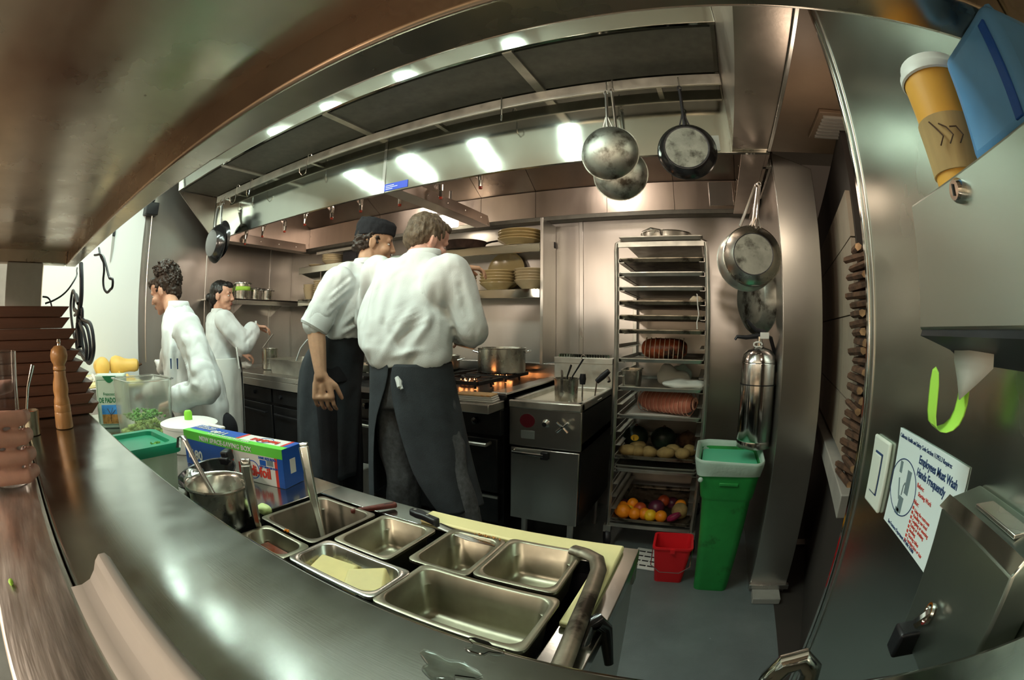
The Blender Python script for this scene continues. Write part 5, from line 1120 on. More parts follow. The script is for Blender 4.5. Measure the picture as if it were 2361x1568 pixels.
# ================================================================ CABLES, LEFT SIDE
def cable(name, lab, pts, r, Yp=.352, closed=False):
    w = [p_ if isinstance(p_, Vector) else P(*p_, Y=Yp) for p_ in pts]
    cu = bpy.data.curves.new(name, 'CURVE'); cu.dimensions = '3D'; cu.bevel_depth = r; cu.bevel_resolution = 2; s = cu.splines.new('BEZIER'); s.bezier_points.add(len(w) - 1); s.use_cyclic_u = closed
    for bp_, p in zip(s.bezier_points, w): bp_.co = p; bp_.handle_left_type = bp_.handle_right_type = 'AUTO'
    o = bpy.data.objects.new('t', cu); COL.objects.link(o); m = bpy.data.meshes.new_from_object(o.evaluated_get(bpy.context.evaluated_depsgraph_get())); bpy.data.objects.remove(o)
    m.materials.clear(); r_ = put(name, m, M['cable'], None); return tag(r_, lab, 'cable')
cb_ = thing('cable_bundle', 'thick black power cable looped and tied under the shelf end', 'cable', P(187, 640, Y=.352))
def cpart(nm, pts, r, yp):
    o = cable(nm, None, pts, r, yp); del o['category']; o.parent = cb_; o.matrix_parent_inverse = Matrix.Translation(-cb_.location); return o
cpart('feed_cable', [(187, 608), (188, 650), (187, 690), (180, 740), (184, 800)], .012, .352)
cpart('cable_loop', [(180, 700), (164, 690), (166, 745), (190, 815), (214, 822), (216, 790), (190, 735), (172, 712)], .0085, .362)
cpart('cable_loop', [(176, 720), (170, 700), (180, 690), (184, 740), (196, 818), (208, 815), (206, 780), (186, 740)], .0085, .374)
cpart('cable_loop', [(178, 745), (176, 790), (188, 818), (200, 812), (196, 780), (184, 745)], .0085, .345)
cpart('cable_tie', [(172, 727), (180, 722), (190, 727), (180, 733)], .008, .360)
cable('thin_cable', 'thin black cable loop hanging below the shelf edge', [(218, 588), (238, 592), (244, 610), (252, 640), (260, 655), (254, 668), (244, 672), (238, 650), (240, 620), (232, 590), (228, 572)], .0045)
cable('thin_cable', 'thin black cable sagging across the white wall corner', [P(178, 618, Y=.345), P(166, 655, X=-2.14), P(150, 675, X=-2.14), P(125, 692, X=-2.14), P(104, 700, X=-2.14)], .004)
cable('thin_cable', 'short bent black cable by the shelf post', [P(98, 684, X=-2.155), P(112, 688, X=-2.15), P(119, 706, X=-2.15), P(123, 730, X=-2.15)], .004)
wk = thing('wall_knife', 'slim knife hanging blade down on the white wall', 'knife', P(262, 545, X=-4.03))
MB().prism([(-.014, 0), (.014, 0), (.014, -.10), (.0, -.20), (-.012, -.22)], -.002, .0, 'X').build('blade', M['steel'], wk); MB().bx(-.004, .010, -.014, .014, 0, .10).build('handle', M['black'], wk, None, .004)
c = P(352, 482, X=-3.96)
bk = thing('wall_box', 'black control box with bracket high beside the white wall', 'box', (-4.065, c.y, c.z)); MB().bx(.003, .12, -.07, .06, -.05, .06).build('case', M['black'], bk, None, .006); MB().bx(.02, .15, -.03, .0, .06, .13).build('bracket', M['dark_metal'], bk, None, .004)
MB().tube([(.06, .02, -.05), (.05, .03, -.2), (.03, .04, -1.3)], .006, 6).build('conduit', M['steel'], bk)
# left prep table by the white wall
lt_ = thing('side_table', 'steel side table against the white wall', 'table', (0, 0, 0))
MB().bx(-4.03, -3.22, .45, 1.10, .86, .885).build('top', M['steel_h'], lt_, None, .003)
for x in (-4.0, -3.26):
    for y in (.48, 1.07): MB().tube([(x, y, 0), (x, y, .86)], .018).build('leg', M['steel'], lt_)
MB().bx(-4.0, -3.25, .48, 1.07, .25, .27).build('under_shelf', M['steel_h'], lt_)
cbd = MB().bx(-.36, .36, -.24, .22, 0, .022).build('chopping_board', M['board'], None, (-3.62, .82, .886), .004); tag(cbd, 'pale yellow chopping board with squash on the side table', 'cutting board')
bz = .909
def squash(lab, loc, rot, s):
    t = thing('butternut_squash', lab, 'squash', loc, rot)
    MB().lathe([(0, -.105), (.03, -.102), (.058, -.085), (.068, -.055), (.062, -.02), (.047, .02), (.043, .06), (.045, .10), (.038, .125), (.02, .135), (0, .137)], 30, (0, 0, .066), frame((1, 0, 0))).build('flesh', M['squash'], t); MB().tube([(.135, 0, .066), (.16, .004, .072)], [.010, .007], 8).build('stem', M['bark'], t); t.scale = (s, s, s); return t
squash('butternut squash lying on its side with stem end out', (-3.76, 1.00, bz), 1.2, 1.15)
squash('butternut squash with its bulb end towards the boards', (-3.79, .80, bz), PI, 1.12)
heap('squash_peels', 120, (.13, .10), M['squash'], V(-3.50, .90, bz), 'yellow and white squash peelings on the chopping board', 'peelings', .014, .03)
heap('paper_scraps', 40, (.10, .07), M['paper'], V(-3.50, .68, bz), 'white crumpled scraps on the chopping board', 'scraps', .02, .04)
o = MB().lathe([(0, 0), (.018, 0), (.018, .014), (0, .014)], 16).build('blue_wrapper', M['box_blue'], None, (-3.43, .845, bz + .025)); tag(o, 'small blue plastic wrapper among the peelings', 'wrapper')
wc_ = thing('deli_tub', 'white tub with a red lid behind the squash', 'container', (-3.80, .50, .886)); MB().lathe([(0, 0), (.055, 0), (.062, .11), (0, .11)], 28).build('tub', M['frost'], wc_); MB().lathe([(0, .128), (.05, .128), (.066, .122), (.066, .108), (.06, .108)], 28).build('lid', M['red_plastic'], wc_)
rf = MB().ell((0, 0, .035), (.036, .036, .034)).build('red_onion', M['radicchio'], None, (-3.80, .50, 1.015)); tag(rf, 'dark red fruit resting on the red lid', 'fruit')
gj = thing('glass_jar', 'clear glass jar beside the red lidded tub', 'jar', (-3.97, .50, .886)); MB().lathe([(0, 0), (.05, 0), (.052, .19), (.046, .20), (.046, .19), (.048, .006), (0, .006)], 26).build('wall', M['clear'], gj); MB().lathe([(.055, .20), (.056, .21), (0, .211)], 26).build('lid', M['steel'], gj)
# ================================================================ PEOPLE
def _hull(mb, pts):
    b = bmesh.new(); vs = [b.verts.new(p) for p in pts]
    r = bmesh.ops.convex_hull(b, input=vs)
    bad = list({g for g in r['geom_interior'] + r['geom_unused'] if isinstance(g, bmesh.types.BMVert)})
    bmesh.ops.delete(b, geom=bad, context='VERTS'); b.verts.index_update()
    mb.add([v.co.copy() for v in b.verts], [tuple(v.index for v in f.verts) for f in b.faces]); b.free()
def _sph(c, r, n=10):
    out = []
    for i in range(n + 1):
        th = PI * i / n
        for j in range(n): out.append(Vector(c) + V(math.sin(th) * math.cos(2 * PI * j / n), math.sin(th) * math.sin(2 * PI * j / n), math.cos(th)) * r)
    return out
def ring(c, yaw, w, d, lean=0.):
    u = V(math.cos(yaw), math.sin(yaw), 0); v = V(-math.sin(yaw), math.cos(yaw), 0)
    return [Vector(c) + u * w * math.cos(2 * PI * k / 20) + v * d * math.sin(2 * PI * k / 20) + V(0, 0, lean * math.sin(2 * PI * k / 20)) for k in range(20)]
def blob(name, parts, voxel, smooth, mt, parent, disp=None, fac=.5, folds=None, pdir=None):
    mb = MB()
    for p in parts:
        if p[0] == 'c': _hull(mb, _sph(p[1], p[2]) + _sph(p[3], p[4]))
        elif p[0] == 'e': mb.ell(p[1], p[2], p[3] if len(p) > 3 else None, 20, 14)
        elif p[0] == 'r':
            for a, b in zip(p[1], p[1][1:]): _hull(mb, a + b)
    m = mb.mesh('tmp'); o = bpy.data.objects.new('tmp', m); COL.objects.link(o)
    r = o.modifiers.new('r', 'REMESH'); r.mode = 'VOXEL'; r.voxel_size = voxel
    if smooth: s = o.modifiers.new('s', 'SMOOTH'); s.iterations = smooth; s.factor = fac
    nm = bpy.data.meshes.new_from_object(o.evaluated_get(bpy.context.evaluated_depsgraph_get())); bpy.data.objects.remove(o)
    nm.name = name
    if disp or folds:
        nm.update()
        n = len(nm.vertices); co = np.empty(n * 3); no = np.empty(n * 3); nm.vertices.foreach_get('co', co); nm.vertex_normals.foreach_get('vector', no)
        co = co.reshape(-1, 3); no = no.reshape(-1, 3)
        if disp:
            amp, sc, st = disp
            k = np.array([noise.noise(Vector((c[0] * sc * st[0], c[1] * sc * st[1], c[2] * sc * st[2]))) for c in co]); k = k + .45 * (np.array([abs(noise.noise(Vector((c[0] * sc * 2.1 + 5, c[1] * sc * 2.1, c[2] * sc * 1.1)))) for c in co]) - .25); co = co + no * (k * amp)[:, None]
        if folds:
            for (a, b, wd, amp) in folds:      # cloth folds: ridges along a line
                a = np.array(a); b = np.array(b); ab = b - a; L2 = ab @ ab
                t = np.clip(((co - a) @ ab) / L2, 0, 1); dv = co - (a + t[:, None] * ab)
                if pdir is not None:
                    pd = np.array(pdir) / np.linalg.norm(pdir); dv = dv - (dv @ pd)[:, None] * pd
                d = np.linalg.norm(dv, axis=1) + (0 if pdir is None else np.where(no @ pd > -.1, 1., 0.))
                amp = amp * (.7 if abs(amp) > .0125 and amp < 0 else 1)
                co = co + no * (amp * np.exp(-(d / wd) ** 2) * np.sin(PI * np.clip(t, .02, .98)) ** .5)[:, None]
        nm.vertices.foreach_set('co', co.reshape(-1))
    nm.transform(Matrix.Translation(-parent.location)); nm.materials.clear()
    return put(name, nm, mt, parent, None, 0, 0, 180)
def head_parts(H, s=1.0, jaw=1.0, ears=True):
    R3 = H.to_3x3(); q = lambda x, y, z: H @ V(x * s, y * s, z * s)
    e = lambda c, r: ('e', q(*c), tuple(k * s for k in r), R3)
    P_ = [e((0, -.012, .038), (.074, .095, .086)), e((0, .026, -.018), (.061, .068, .076)), e((0, .020, .052), (.066, .068, .062)), e((0, .043, -.066), (.046 * jaw, .046, .036)), e((0, .076, -.088), (.021 * jaw, .018, .017)),
          ('c', q(0, .080, .032), .010 * s, q(0, .108, -.016), .0110 * s), e((.011, .097, -.022), (.009, .010, .008)), e((-.011, .097, -.022), (.009, .010, .008)),
          ('c', q(-.040, .073, .030), .011 * s, q(.040, .073, .030), .011 * s), e((.038, .060, -.020), (.028, .030, .026)), e((-.038, .060, -.020), (.028, .030, .026)),
          e((0, .086, -.048), (.023, .012, .0065)), e((0, .084, -.059), (.019, .012, .0070))]
    if ears:
        for k in (-1, 1):
            P_ += [e((k * .077, -.006, -.004), (.009, .019, .032)), ('c', q(k * .083, -.020, .016), .006 * s, q(k * .084, -.016, -.020), .006 * s)]
    return P_
def head_extra(H, parent, s=1.0, brow='hair_dark'):
    q = lambda x, y, z: H @ V(x * s, y * s, z * s) - parent.location; R3 = H.to_3x3()
    for k in (-1, 1):
        ey = MB().ell(q(k * .031, .0740, .010), (.012 * s, .0085 * s, .0050 * s), R3, 12, 8).build('eye', M['eye'], parent); MB().ell(q(k * .030, .0812, .010), (.0048 * s, .003 * s, .0046 * s), R3, 10, 6).build('iris', M['iris'], ey)
        MB().tube([q(k * .014, .085, .031), q(k * .032, .083, .036), q(k * .048, .070, .031)], [.003 * s, .0042 * s, .002 * s], 6).build('eyebrow', M[brow], parent)
    MB().ell(q(0, .0945, -.048), (.020 * s, .006 * s, .0045 * s), R3, 12, 6).ell(q(0, .0925, -.058), (.017 * s, .006 * s, .005 * s), R3, 12, 6).build('lips', M['lip'], parent)
def hand_parts(w, d, n, side=1, curl=.5, s=1.0, spread=.06, thumb=.5):
    """w wrist, d towards the fingers, n out of the palm side, side = +1/-1 where the thumb sits"""
    w = Vector(w); d = Vector(d).normalized(); n = Vector(n); n = (n - d * n.dot(d)).normalized(); l = d.cross(n) * side
    out = []
    k = lambda a, b, c: w + d * a * s + l * b * s + n * c * s
    pa = [_p for _p in (k(0, .018, 0), k(0, -.018, 0), k(.03, .030, .002), k(.03, -.028, .002), k(.085, .037, 0), k(.085, -.036, 0))]
    for a, b in ((0, 1), (2, 3), (4, 5), (0, 4), (1, 5), (2, 4), (3, 5)): out.append(('c', pa[a], .0125 * s, pa[b], .0120 * s))
    out.append(('c', k(.04, 0, .002), .015 * s, k(.075, 0, .002), .013 * s))
    for i, (off, L_, r) in enumerate(((.036, .072, .0090), (.012, .080, .0092), (-.012, .075, .0090), (-.035, .060, .0082))):
        p = k(.085, off, 0); dd = (d + l * off * 3 * spread / .06 * .3).normalized(); c_ = curl * (1 + .10 * i)
        for seg, fr in enumerate((.46, .30, .24)):
            a = c_ * (.7, 1.1, .8)[seg]; dd = (dd * math.cos(a) + (n - dd * n.dot(dd)).normalized() * math.sin(a)).normalized()
            p2 = p + dd * L_ * s * fr; out.append(('c', p, r * s * (1.06, .98, .9)[seg], p2, r * s * (1.0, .92, .78)[seg])); p = p2
    p = k(.018, .022, .008); td = (d * .62 + l * .72 + n * .30 * thumb).normalized(); p2 = p + td * .042 * s; td2 = (d * .85 + l * .25 + n * .5 * thumb).normalized(); p3 = p2 + td2 * .032 * s; p4 = p3 + (td2 + n * .2 * thumb).normalized() * .024 * s
    out += [('c', p, .015 * s, p2, .0115 * s), ('c', p2, .0112 * s, p3, .0102 * s), ('c', p3, .0102 * s, p4, .0082 * s)]
    return out
def yawpitch(loc, yaw, pitch=0, roll=0):
    return Matrix.Translation(loc) @ Matrix.Rotation(yaw, 4, 'Z') @ Matrix.Rotation(pitch, 4, 'X') @ Matrix.Rotation(roll, 4, 'Y')
def wrap(name, mt, parent, levels, yaw, ph0, ph1, n=44, fold=.012, nf=9, thick=.003):
    """cloth sheet wrapped round the hips; levels: (centre, half width, half depth, ph0, ph1) in radians from the back"""
    rings = []; L_ = len(levels)
    for li, (c, w, d, a0, a1) in enumerate(levels):
        u = V(math.cos(yaw), math.sin(yaw), 0); v = V(-math.sin(yaw), math.cos(yaw), 0); row = []
        for k in range(n + 1):
            a = a0 + (a1 - a0) * k / n; f = 1 + fold / w * (li / L_) * math.sin(nf * a + li * .25)
            row.append(Vector(c) + u * math.sin(a) * w * f - v * math.cos(a) * d * f - parent.location)
        rings.append(row)
    return MB().loft(rings, False, False).build(name, mt, parent, None, 0, 1, 180, thick)
def lerp(a, b, t): return Vector(a).lerp(Vector(b), t)
def shoe(parent, p, yaw, mt):
    f = V(-math.sin(yaw), math.cos(yaw), 0)
    p = Vector((p[0], p[1], 0))
    blob('shoe', [('c', p + V(0, 0, .045) - f * .05, .044, p + V(0, 0, .04) + f * .07, .038), ('c', p + f * .07 + V(0, 0, .04), .038, p + f * .16 + V(0, 0, .032), .031), ('c', p + V(0, 0, .05) - f * .03, .044, p + V(0, 0, .12) - f * .03, .042)], .008, 4, mt, parent)
# ---------------------------------------------------------------- cook at the range, seen from behind
pY = 1.48
hip = P(948, 880, Y=pY); yaw = math.radians(20)
A = thing('person', 'short haired cook in white jacket and charcoal apron bending over the range', 'person', (hip.x, hip.y, 0))
Ls, Rs = P(875, 628, Y=1.56), P(1042, 625, Y=1.54)
Re, Rw = P(1092, 762, Y=1.57), P(1052, 772, Y=1.84); Le, Lw = P(850, 735, Y=1.68), P(900, 770, Y=1.95)
hc = P(984, 560, Y=1.655); H = yawpitch(hc, math.radians(-26), math.radians(-22), math.radians(4))
nk = P(978, 592, Y=1.60); che = P(945, 690, Y=1.53); wst = P(946, 835, Y=1.48)
lk, rk_ = P(928, 1085, Y=1.46), P(1040, 1090, Y=1.48)
lh, rh = hip + V(-.085, -.03, -.02), hip + V(.085, .03, -.02)
la, ra = V(lk.x - .01, lk.y, .10), V(rk_.x + .17, rk_.y + .0, .10)
hd_n = (Rw - Re).normalized()
body = head_parts(H, 1.0) + [('c', nk + V(0, 0, -.04), .062, H @ V(0, -.02, -.03), .056), ('r', [ring(wst, yaw, .12, .085), ring(che, yaw, .14, .09), ring(nk + V(-.01, -.01, -.06), yaw, .07, .055)]), ('c', che + V(0, 0, .05), .03, Rs, .035), ('c', che + V(0, 0, .05), .03, Ls, .035),
    ('c', Rs, .035, Re, .040), ('c', Re, .040, Rw, .027), ('c', Ls, .035, Le, .040), ('c', Le, .04, Lw, .027), ('r', [ring(hip + V(0, 0, -.05), yaw, .12, .09), ring(wst, yaw, .12, .085)]), ('c', lh, .08, lk, .06), ('c', lk, .058, la, .04), ('c', rh, .08, rk_, .06), ('c', rk_, .058, ra, .04)]
body += hand_parts(Rw, hd_n, (-.6, .0, -.8), 1, .7) + hand_parts(Lw, (Lw - Le), (0, .3, -1), -1, .6)
blob('body', body, .0050, 4, M['skin3'], A)
head_extra(H, A, brow='hair_brown')
hq = lambda x, y, z: H @ V(x, y, z)
blob('hair', [('e', hq(0, -.022, .050), (.0805, .098, .086), H.to_3x3()), ('e', hq(0, -.052, .012), (.074, .066, .078), H.to_3x3()), ('e', hq(0, .030, .088), (.064, .052, .034), H.to_3x3()), ('c', hq(.074, -.012, .03), .012, hq(.078, .004, -.004), .006), ('c', hq(-.074, -.012, .03), .012, hq(-.078, .004, -.004), .006)], .005, 4, M['hair_brown'], A, (.007, 70, (1, 1, .5)))
jk = [('r', [ring(P(946, 836, Y=1.475), yaw, .168, .130, .02), ring(P(944, 818, Y=1.475), yaw, .180, .135, .02), ring(P(934, 792, Y=1.48), yaw, .200, .150, .02), ring(P(934, 740, Y=1.50), yaw, .212, .152), ring(P(940, 685, Y=1.53), yaw, .203, .140), ring(P(950, 638, Y=1.56), yaw, .180, .118), ring(P(962, 604, Y=1.58), yaw, .120, .090), ring(P(975, 585, Y=1.595), yaw, .072, .068)]),
      ('c', Ls, .080, Le, .082), ('c', Le, .080, Lw - (Lw - Le) * .25, .055), ('c', Rs, .078, Re, .066), ('c', Re, .066, Rw - (Rw - Re) * .30, .052), ('e', P(905, 640, Y=1.52), (.09, .07, .09)), ('e', P(1010, 650, Y=1.50), (.08, .06, .10))]
W_ = lambda x, y, Yp: tuple(P(x, y, Y=Yp))
folds = [(W_(1000, 640, 1.40), W_(1005, 770, 1.38), .022, -.022), (W_(960, 700, 1.38), W_(880, 830, 1.36), .020, .016), (W_(1020, 690, 1.40), W_(930, 830, 1.36), .018, .018), (W_(985, 720, 1.38), W_(900, 800, 1.36), .014, -.012), (W_(870, 650, 1.42), W_(850, 800, 1.36), .020, .012), (W_(915, 640, 1.42), W_(880, 760, 1.37), .018, -.010), (W_(1030, 720, 1.42), W_(1020, 815, 1.38), .020, -.020), (W_(880, 740, 1.36), W_(930, 815, 1.35), .012, -.010), (W_(1010, 800, 1.38), W_(900, 822, 1.36), .012, .014), (W_(1060, 640, 1.46), W_(1085, 740, 1.47), .018, -.010)]
for k in range(11):
    t_ = k / 10
    folds.append((W_(1030 - 30 * t_, 640 + 95 * t_, 1.40), W_(905 - 70 * t_, 720 + 95 * t_, 1.37), .011, .011 if k % 2 else -.012))
for k in range(5):
    folds.append((W_(862 + 9 * k, 640 + 6 * k, 1.44), W_(836 + 12 * k, 760 + 8 * k, 1.38), .010, .009 if k % 2 else -.010))
for k in range(5):
    folds.append((W_(1062 + 3 * k, 660 + 22 * k, 1.47), W_(1104, 690 + 22 * k, 1.48), .009, .008 if k % 2 else -.010))
blob('jacket', jk, .0085, 7, M['cloth'], A, (.016, 8, (1, 1, .5)), folds=folds, pdir=(-0.6, 0.8, 0))
collar = MB().loft([ring(P(974, 592, Y=1.595) - A.location, yaw, .082, .074, .0), ring(P(980, 576, Y=1.603) - A.location, yaw - .1, .070, .064, .0)], False).build('collar', M['cloth'], A, None, 0, 1, 180, .006)
blob('trousers', [('r', [ring(P(946, 815, Y=1.48), yaw, .150, .110), ring(hip, yaw, .165, .125), ring(hip + V(0, 0, -.10), yaw, .165, .12)]), ('c', lh, .092, lk, .080), ('c', lk, .080, la, .068), ('c', rh, .092, rk_, .080), ('c', rk_, .080, ra, .070)], .009, 6, M['pants'], A, (.012, 12, (1, 1, .6)))
dg = math.radians
def lv(px_, py_, w_, d_, l, r): return (P(px_, py_, Y=pY), w_, d_, dg(r), dg(360 + l))
wrap('apron', M['denim'], A, [lv(946, 832, .172, .135, -14, -12), lv(950, 885, .178, .142, -20, -16), lv(957, 950, .196, .155, -40, -10), lv(964, 1010, .206, .165, -50, -2), lv(970, 1060, .218, .175, -55, 4), lv(978, 1110, .232, .185, -58, 14), lv(984, 1150, .242, .192, -60, 24)], yaw, 0, 0)
k1 = P(920, 880, Y=pY - .155) - A.location
MB().tube([k1 + V(-.012, 0, .016), k1, k1 + V(.010, -.01, -.02)], [.008, .012, .009], 8).tube([k1, k1 + V(.018, -.006, -.026)], [.008, .006], 8).build('apron_knot', M['cloth'], A)
shoe(A, la, yaw, M['black']); shoe(A, ra, yaw - .4, M['black'])
# pan in his hand
hp_ = thing('held_pan', 'small pan with copper rim held by the bending cook', 'pan', Rw + V(-.01, .09, -.06), (.25, 0, 2.5)); MB().lathe([(0, 0), (.05, 0), (.075, .035), (.077, .036), (.073, .036), (.048, .005), (0, .005)], 28).build('dish', M['pan_in'], hp_); MB().tube([(.07, 0, .03), (.12, 0, .045), (.19, 0, .05)], [.008, .007, .009], 8).build('handle', mat('copper', (.55, .25, .12), .3, 1), hp_)
# ---------------------------------------------------------------- cook with black cap, seen from the side
bY = 1.71; fyaw = math.radians(-53)
hip = P(775, 825, Y=bY); B = thing('person', 'cook in black skull cap and rolled white sleeves beside the range', 'person', (hip.x, hip.y, 0))
hc = P(863, 565, Y=1.79); H = yawpitch(hc, fyaw + .06, math.radians(-10))
nk = P(846, 612, Y=1.755); che = P(822, 680, Y=1.735); wst = P(792, 772, Y=bY)
Rs = P(782, 650, Y=1.56); Re = P(727, 748, Y=1.46); Rw = P(740, 866, Y=1.44)
Ls = P(890, 640, Y=1.90); Le = P(965, 655, Y=2.10); Lw = P(1066, 614, Y=2.30)
lh, rh = hip + V(-.02, .09, 0), hip + V(.02, -.09, 0); lk, rk_ = V(lh.x - .01, lh.y + .02, .52), V(rh.x - .03, rh.y + .01, .52); la, ra = V(lh.x - .03, lh.y + .02, .10), V(rh.x - .05, rh.y, .10)
body = head_parts(H, 1.02, 1.1) + [('c', nk + V(0, 0, -.03), .062, H @ V(0, -.015, -.04), .058), ('r', [ring(wst, fyaw, .14, .10), ring(che, fyaw, .155, .105), ring(nk + V(0, 0, -.05), fyaw, .07, .055)]), ('c', che + V(0, 0, .04), .03, Rs, .035), ('c', che + V(0, 0, .04), .03, Ls, .035), ('c', Rs, .035, Re, .044), ('c', Re, .047, lerp(Re, Rw, .35), .046), ('c', lerp(Re, Rw, .35), .046, Rw, .030), ('c', Ls, .035, Le, .044), ('c', Le, .044, Lw, .030),
    ('r', [ring(hip, fyaw, .15, .11), ring(wst, fyaw, .14, .10)]), ('c', lh, .085, lk, .06), ('c', lk, .058, la, .04), ('c', rh, .085, rk_, .06), ('c', rk_, .058, ra, .04)]
body += hand_parts(Rw, (.06, .05, -1), (-.5, .85, 0), 1, .42, 1.22, .10) + hand_parts(Lw, (.75, .62, -.10), (.1, .2, -1), 1, .45, 1.08)
blob('body', body, .0050, 4, M['skin2'], B)
head_extra(H, B, 1.02)
hq = lambda x, y, z: H @ V(x, y, z); R3 = H.to_3x3()
blob('hair', [('e', hq(0, -.055, .005), (.078, .060, .062), R3), ('e', hq(0, -.02, .04), (.078, .09, .06), R3), ('c', hq(.075, .012, .03), .010, hq(.076, .016, .0), .006), ('c', hq(-.075, .012, .03), .010, hq(-.076, .016, .0), .006), ('e', hq(0, -.085, -.02), (.055, .030, .035), R3)], .005, 3, M['hair_dark'], B, (.014, 55, (1, 1, 1)))
blob('skull_cap', [('r', [[hq(math.cos(2 * PI * k / 24) * .083, -.008 + math.sin(2 * PI * k / 24) * .108, .045 + .018 * math.sin(2 * PI * k / 24)) for k in range(24)], [hq(math.cos(2 * PI * k / 24) * .087, -.010 + math.sin(2 * PI * k / 24) * .110, .105 + .010 * math.sin(2 * PI * k / 24)) for k in range(24)], [hq(math.cos(2 * PI * k / 24) * .072, -.012 + math.sin(2 * PI * k / 24) * .092, .134) for k in range(24)]])], .004, 5, M['blackcloth'], B, (.004, 30, (1, 1, 1)))
jk = [('r', [ring(P(795, 780, Y=bY), fyaw, .165, .120), ring(P(800, 745, Y=1.715), fyaw, .180, .135), ring(P(815, 700, Y=1.73), fyaw, .185, .130), ring(P(828, 655, Y=1.745), fyaw, .170, .115), ring(P(838, 622, Y=1.755), fyaw, .115, .090), ring(P(844, 605, Y=1.76), fyaw, .070, .066)]),
      ('c', Rs, .082, lerp(Rs, Re, .75), .072), ('c', lerp(Rs, Re, .72), .080, lerp(Rs, Re, .98), .076), ('c', Ls, .078, Le, .070), ('c', Le, .070, lerp(Le, Lw, .5), .056), ('e', P(800, 640, Y=1.66), (.085, .08, .08))]
folds = [(W_(790, 660, 1.52), W_(750, 730, 1.50), .016, .012), (W_(810, 690, 1.60), W_(770, 740, 1.55), .014, -.012), (W_(830, 700, 1.66), W_(790, 760, 1.60), .014, .012), (W_(845, 650, 1.68), W_(800, 700, 1.60), .014, -.010), (W_(715, 735, 1.50), W_(770, 760, 1.52), .010, -.014)]
for k in range(9):
    t_ = k / 8
    folds.append((W_(815 - 30 * t_, 628 + 95 * t_, 1.56), W_(765 - 15 * t_, 675 + 85 * t_, 1.48), .010, .010 if k % 2 else -.011))
for k in range(5):
    folds.append((W_(850 - 4 * k, 690 + 16 * k, 1.66), W_(795 - 2 * k, 735 + 12 * k, 1.60), .010, .009 if k % 2 else -.010))
blob('jacket', jk, .0085, 6, M['cloth'], B, (.016, 9, (1, 1, .5)), folds=folds, pdir=(-0.67, 0.74, 0))
cv = (Re - Rs).normalized(); MB().lathe([(.052, -.045), (.070, -.048), (.075, -.03), (.074, .0), (.076, .022), (.068, .032), (.050, .026)], 28, lerp(Rs, Re, .97) - B.location, frame(cv)).build('rolled_cuff', M['cloth'], B)
MB().tube([P(836, 600, Y=1.70) - B.location, P(843, 625, Y=1.69) - B.location, P(848, 640, Y=1.70) - B.location], .004, 6).build('apron_strap', M['blackcloth'], B)
blob('trousers', [('r', [ring(P(795, 776, Y=bY), fyaw, .155, .115), ring(hip, fyaw, .165, .13), ring(hip + V(0, 0, -.12), fyaw, .16, .12)]), ('c', lh, .092, lk, .080), ('c', lk, .078, la, .062), ('c', rh, .092, rk_, .080), ('c', rk_, .078, ra, .062)], .010, 5, M['blackcloth'], B)
MB().loft([ring(P(844, 612, Y=1.757) - B.location, fyaw, .078, .074), ring(P(847, 597, Y=1.762) - B.location, fyaw, .068, .066)], False).build('collar', M['cloth'], B, None, 0, 1, 180, .006)
def lv2(px_, py_, w_, d_): return (P(px_, py_, Y=bY), w_, d_, dg(-150), dg(170))
wrap('apron', M['denim'], B, [lv2(792, 772, .165, .128), lv2(775, 810, .178, .165), lv2(764, 850, .185, .182), lv2(758, 920, .185, .180), lv2(757, 1000, .185, .175), lv2(758, 1090, .19, .172)], fyaw, 0, 0)
MB().tube([P(709, 783, Y=1.60) - B.location, P(693, 803, Y=1.60) - B.location, P(683, 832, Y=1.61) - B.location], .004, 6).build('apron_binding', M['cloth'], B)
shoe(B, la, fyaw, M['black']); shoe(B, ra, fyaw, M['black'])
# ---------------------------------------------------------------- cook with curly bun, facing the side table
wY = .985; gy = math.radians(131)
hip = P(480, 985, Y=wY); C = thing('person', 'cook with curly brown bun looking down in a white coat with pens', 'person', (hip.x, hip.y, 0))
hc = P(381, 676, Y=.985); H = yawpitch(hc, gy, math.radians(-24))
nk = P(405, 715, Y=.975); che = P(420, 800, Y=.975); wst = P(455, 920, Y=.98)
Ns = P(432, 760, Y=.895); Ne = P(478, 895, Y=.87); Nw = P(402, 925, Y=.80); Fs = P(405, 765, Y=1.10); Fe = P(385, 880, Y=1.12); Fw = P(330, 905, Y=1.05)
lh, rh = hip + V(0, -.08, -.02), hip + V(0, .08, -.02)
la, ra = V(lh.x, lh.y, .10), V(rh.x, rh.y, .10)
body = head_parts(H, .97, .9) + [('c', nk + V(0, 0, -.03), .052, H @ V(0, -.015, -.04), .050), ('r', [ring(wst, gy, .13, .09), ring(che, gy, .14, .09), ring(nk + V(0, 0, -.06), gy, .05, .045)]), ('c', che + V(0, 0, .04), .03, Ns, .03), ('c', che + V(0, 0, .04), .03, Fs, .03), ('c', Ns, .030, Ne, .037), ('c', Ne, .037, Nw, .025), ('c', Fs, .030, Fe, .037), ('c', Fe, .037, Fw, .025), ('r', [ring(hip, gy, .14, .10), ring(wst, gy, .13, .09)]), ('c', lh, .08, la, .045), ('c', rh, .08, ra, .045)]
body += hand_parts(Nw, (Nw - Ne), (-.2, 0, -1), -1, .6, .92) + hand_parts(Fw, (Fw - Fe), (-.2, 0, -1), 1, .6, .92)
blob('body', body, .0050, 4, M['skin'], C)
head_extra(H, C, .97)
hq = lambda x, y, z: H @ V(x, y, z); R3 = H.to_3x3()
blob('hair', [('e', hq(0, -.024, .046), (.080, .094, .084), R3), ('e', hq(0, -.06, .0), (.068, .052, .075), R3), ('e', hq(0, .045, .085), (.058, .05, .035), R3)], .005, 3, M['hair_dark'], C, (.008, 60, (1, 1, 1)))
rng = random.Random(3); bn_ = []
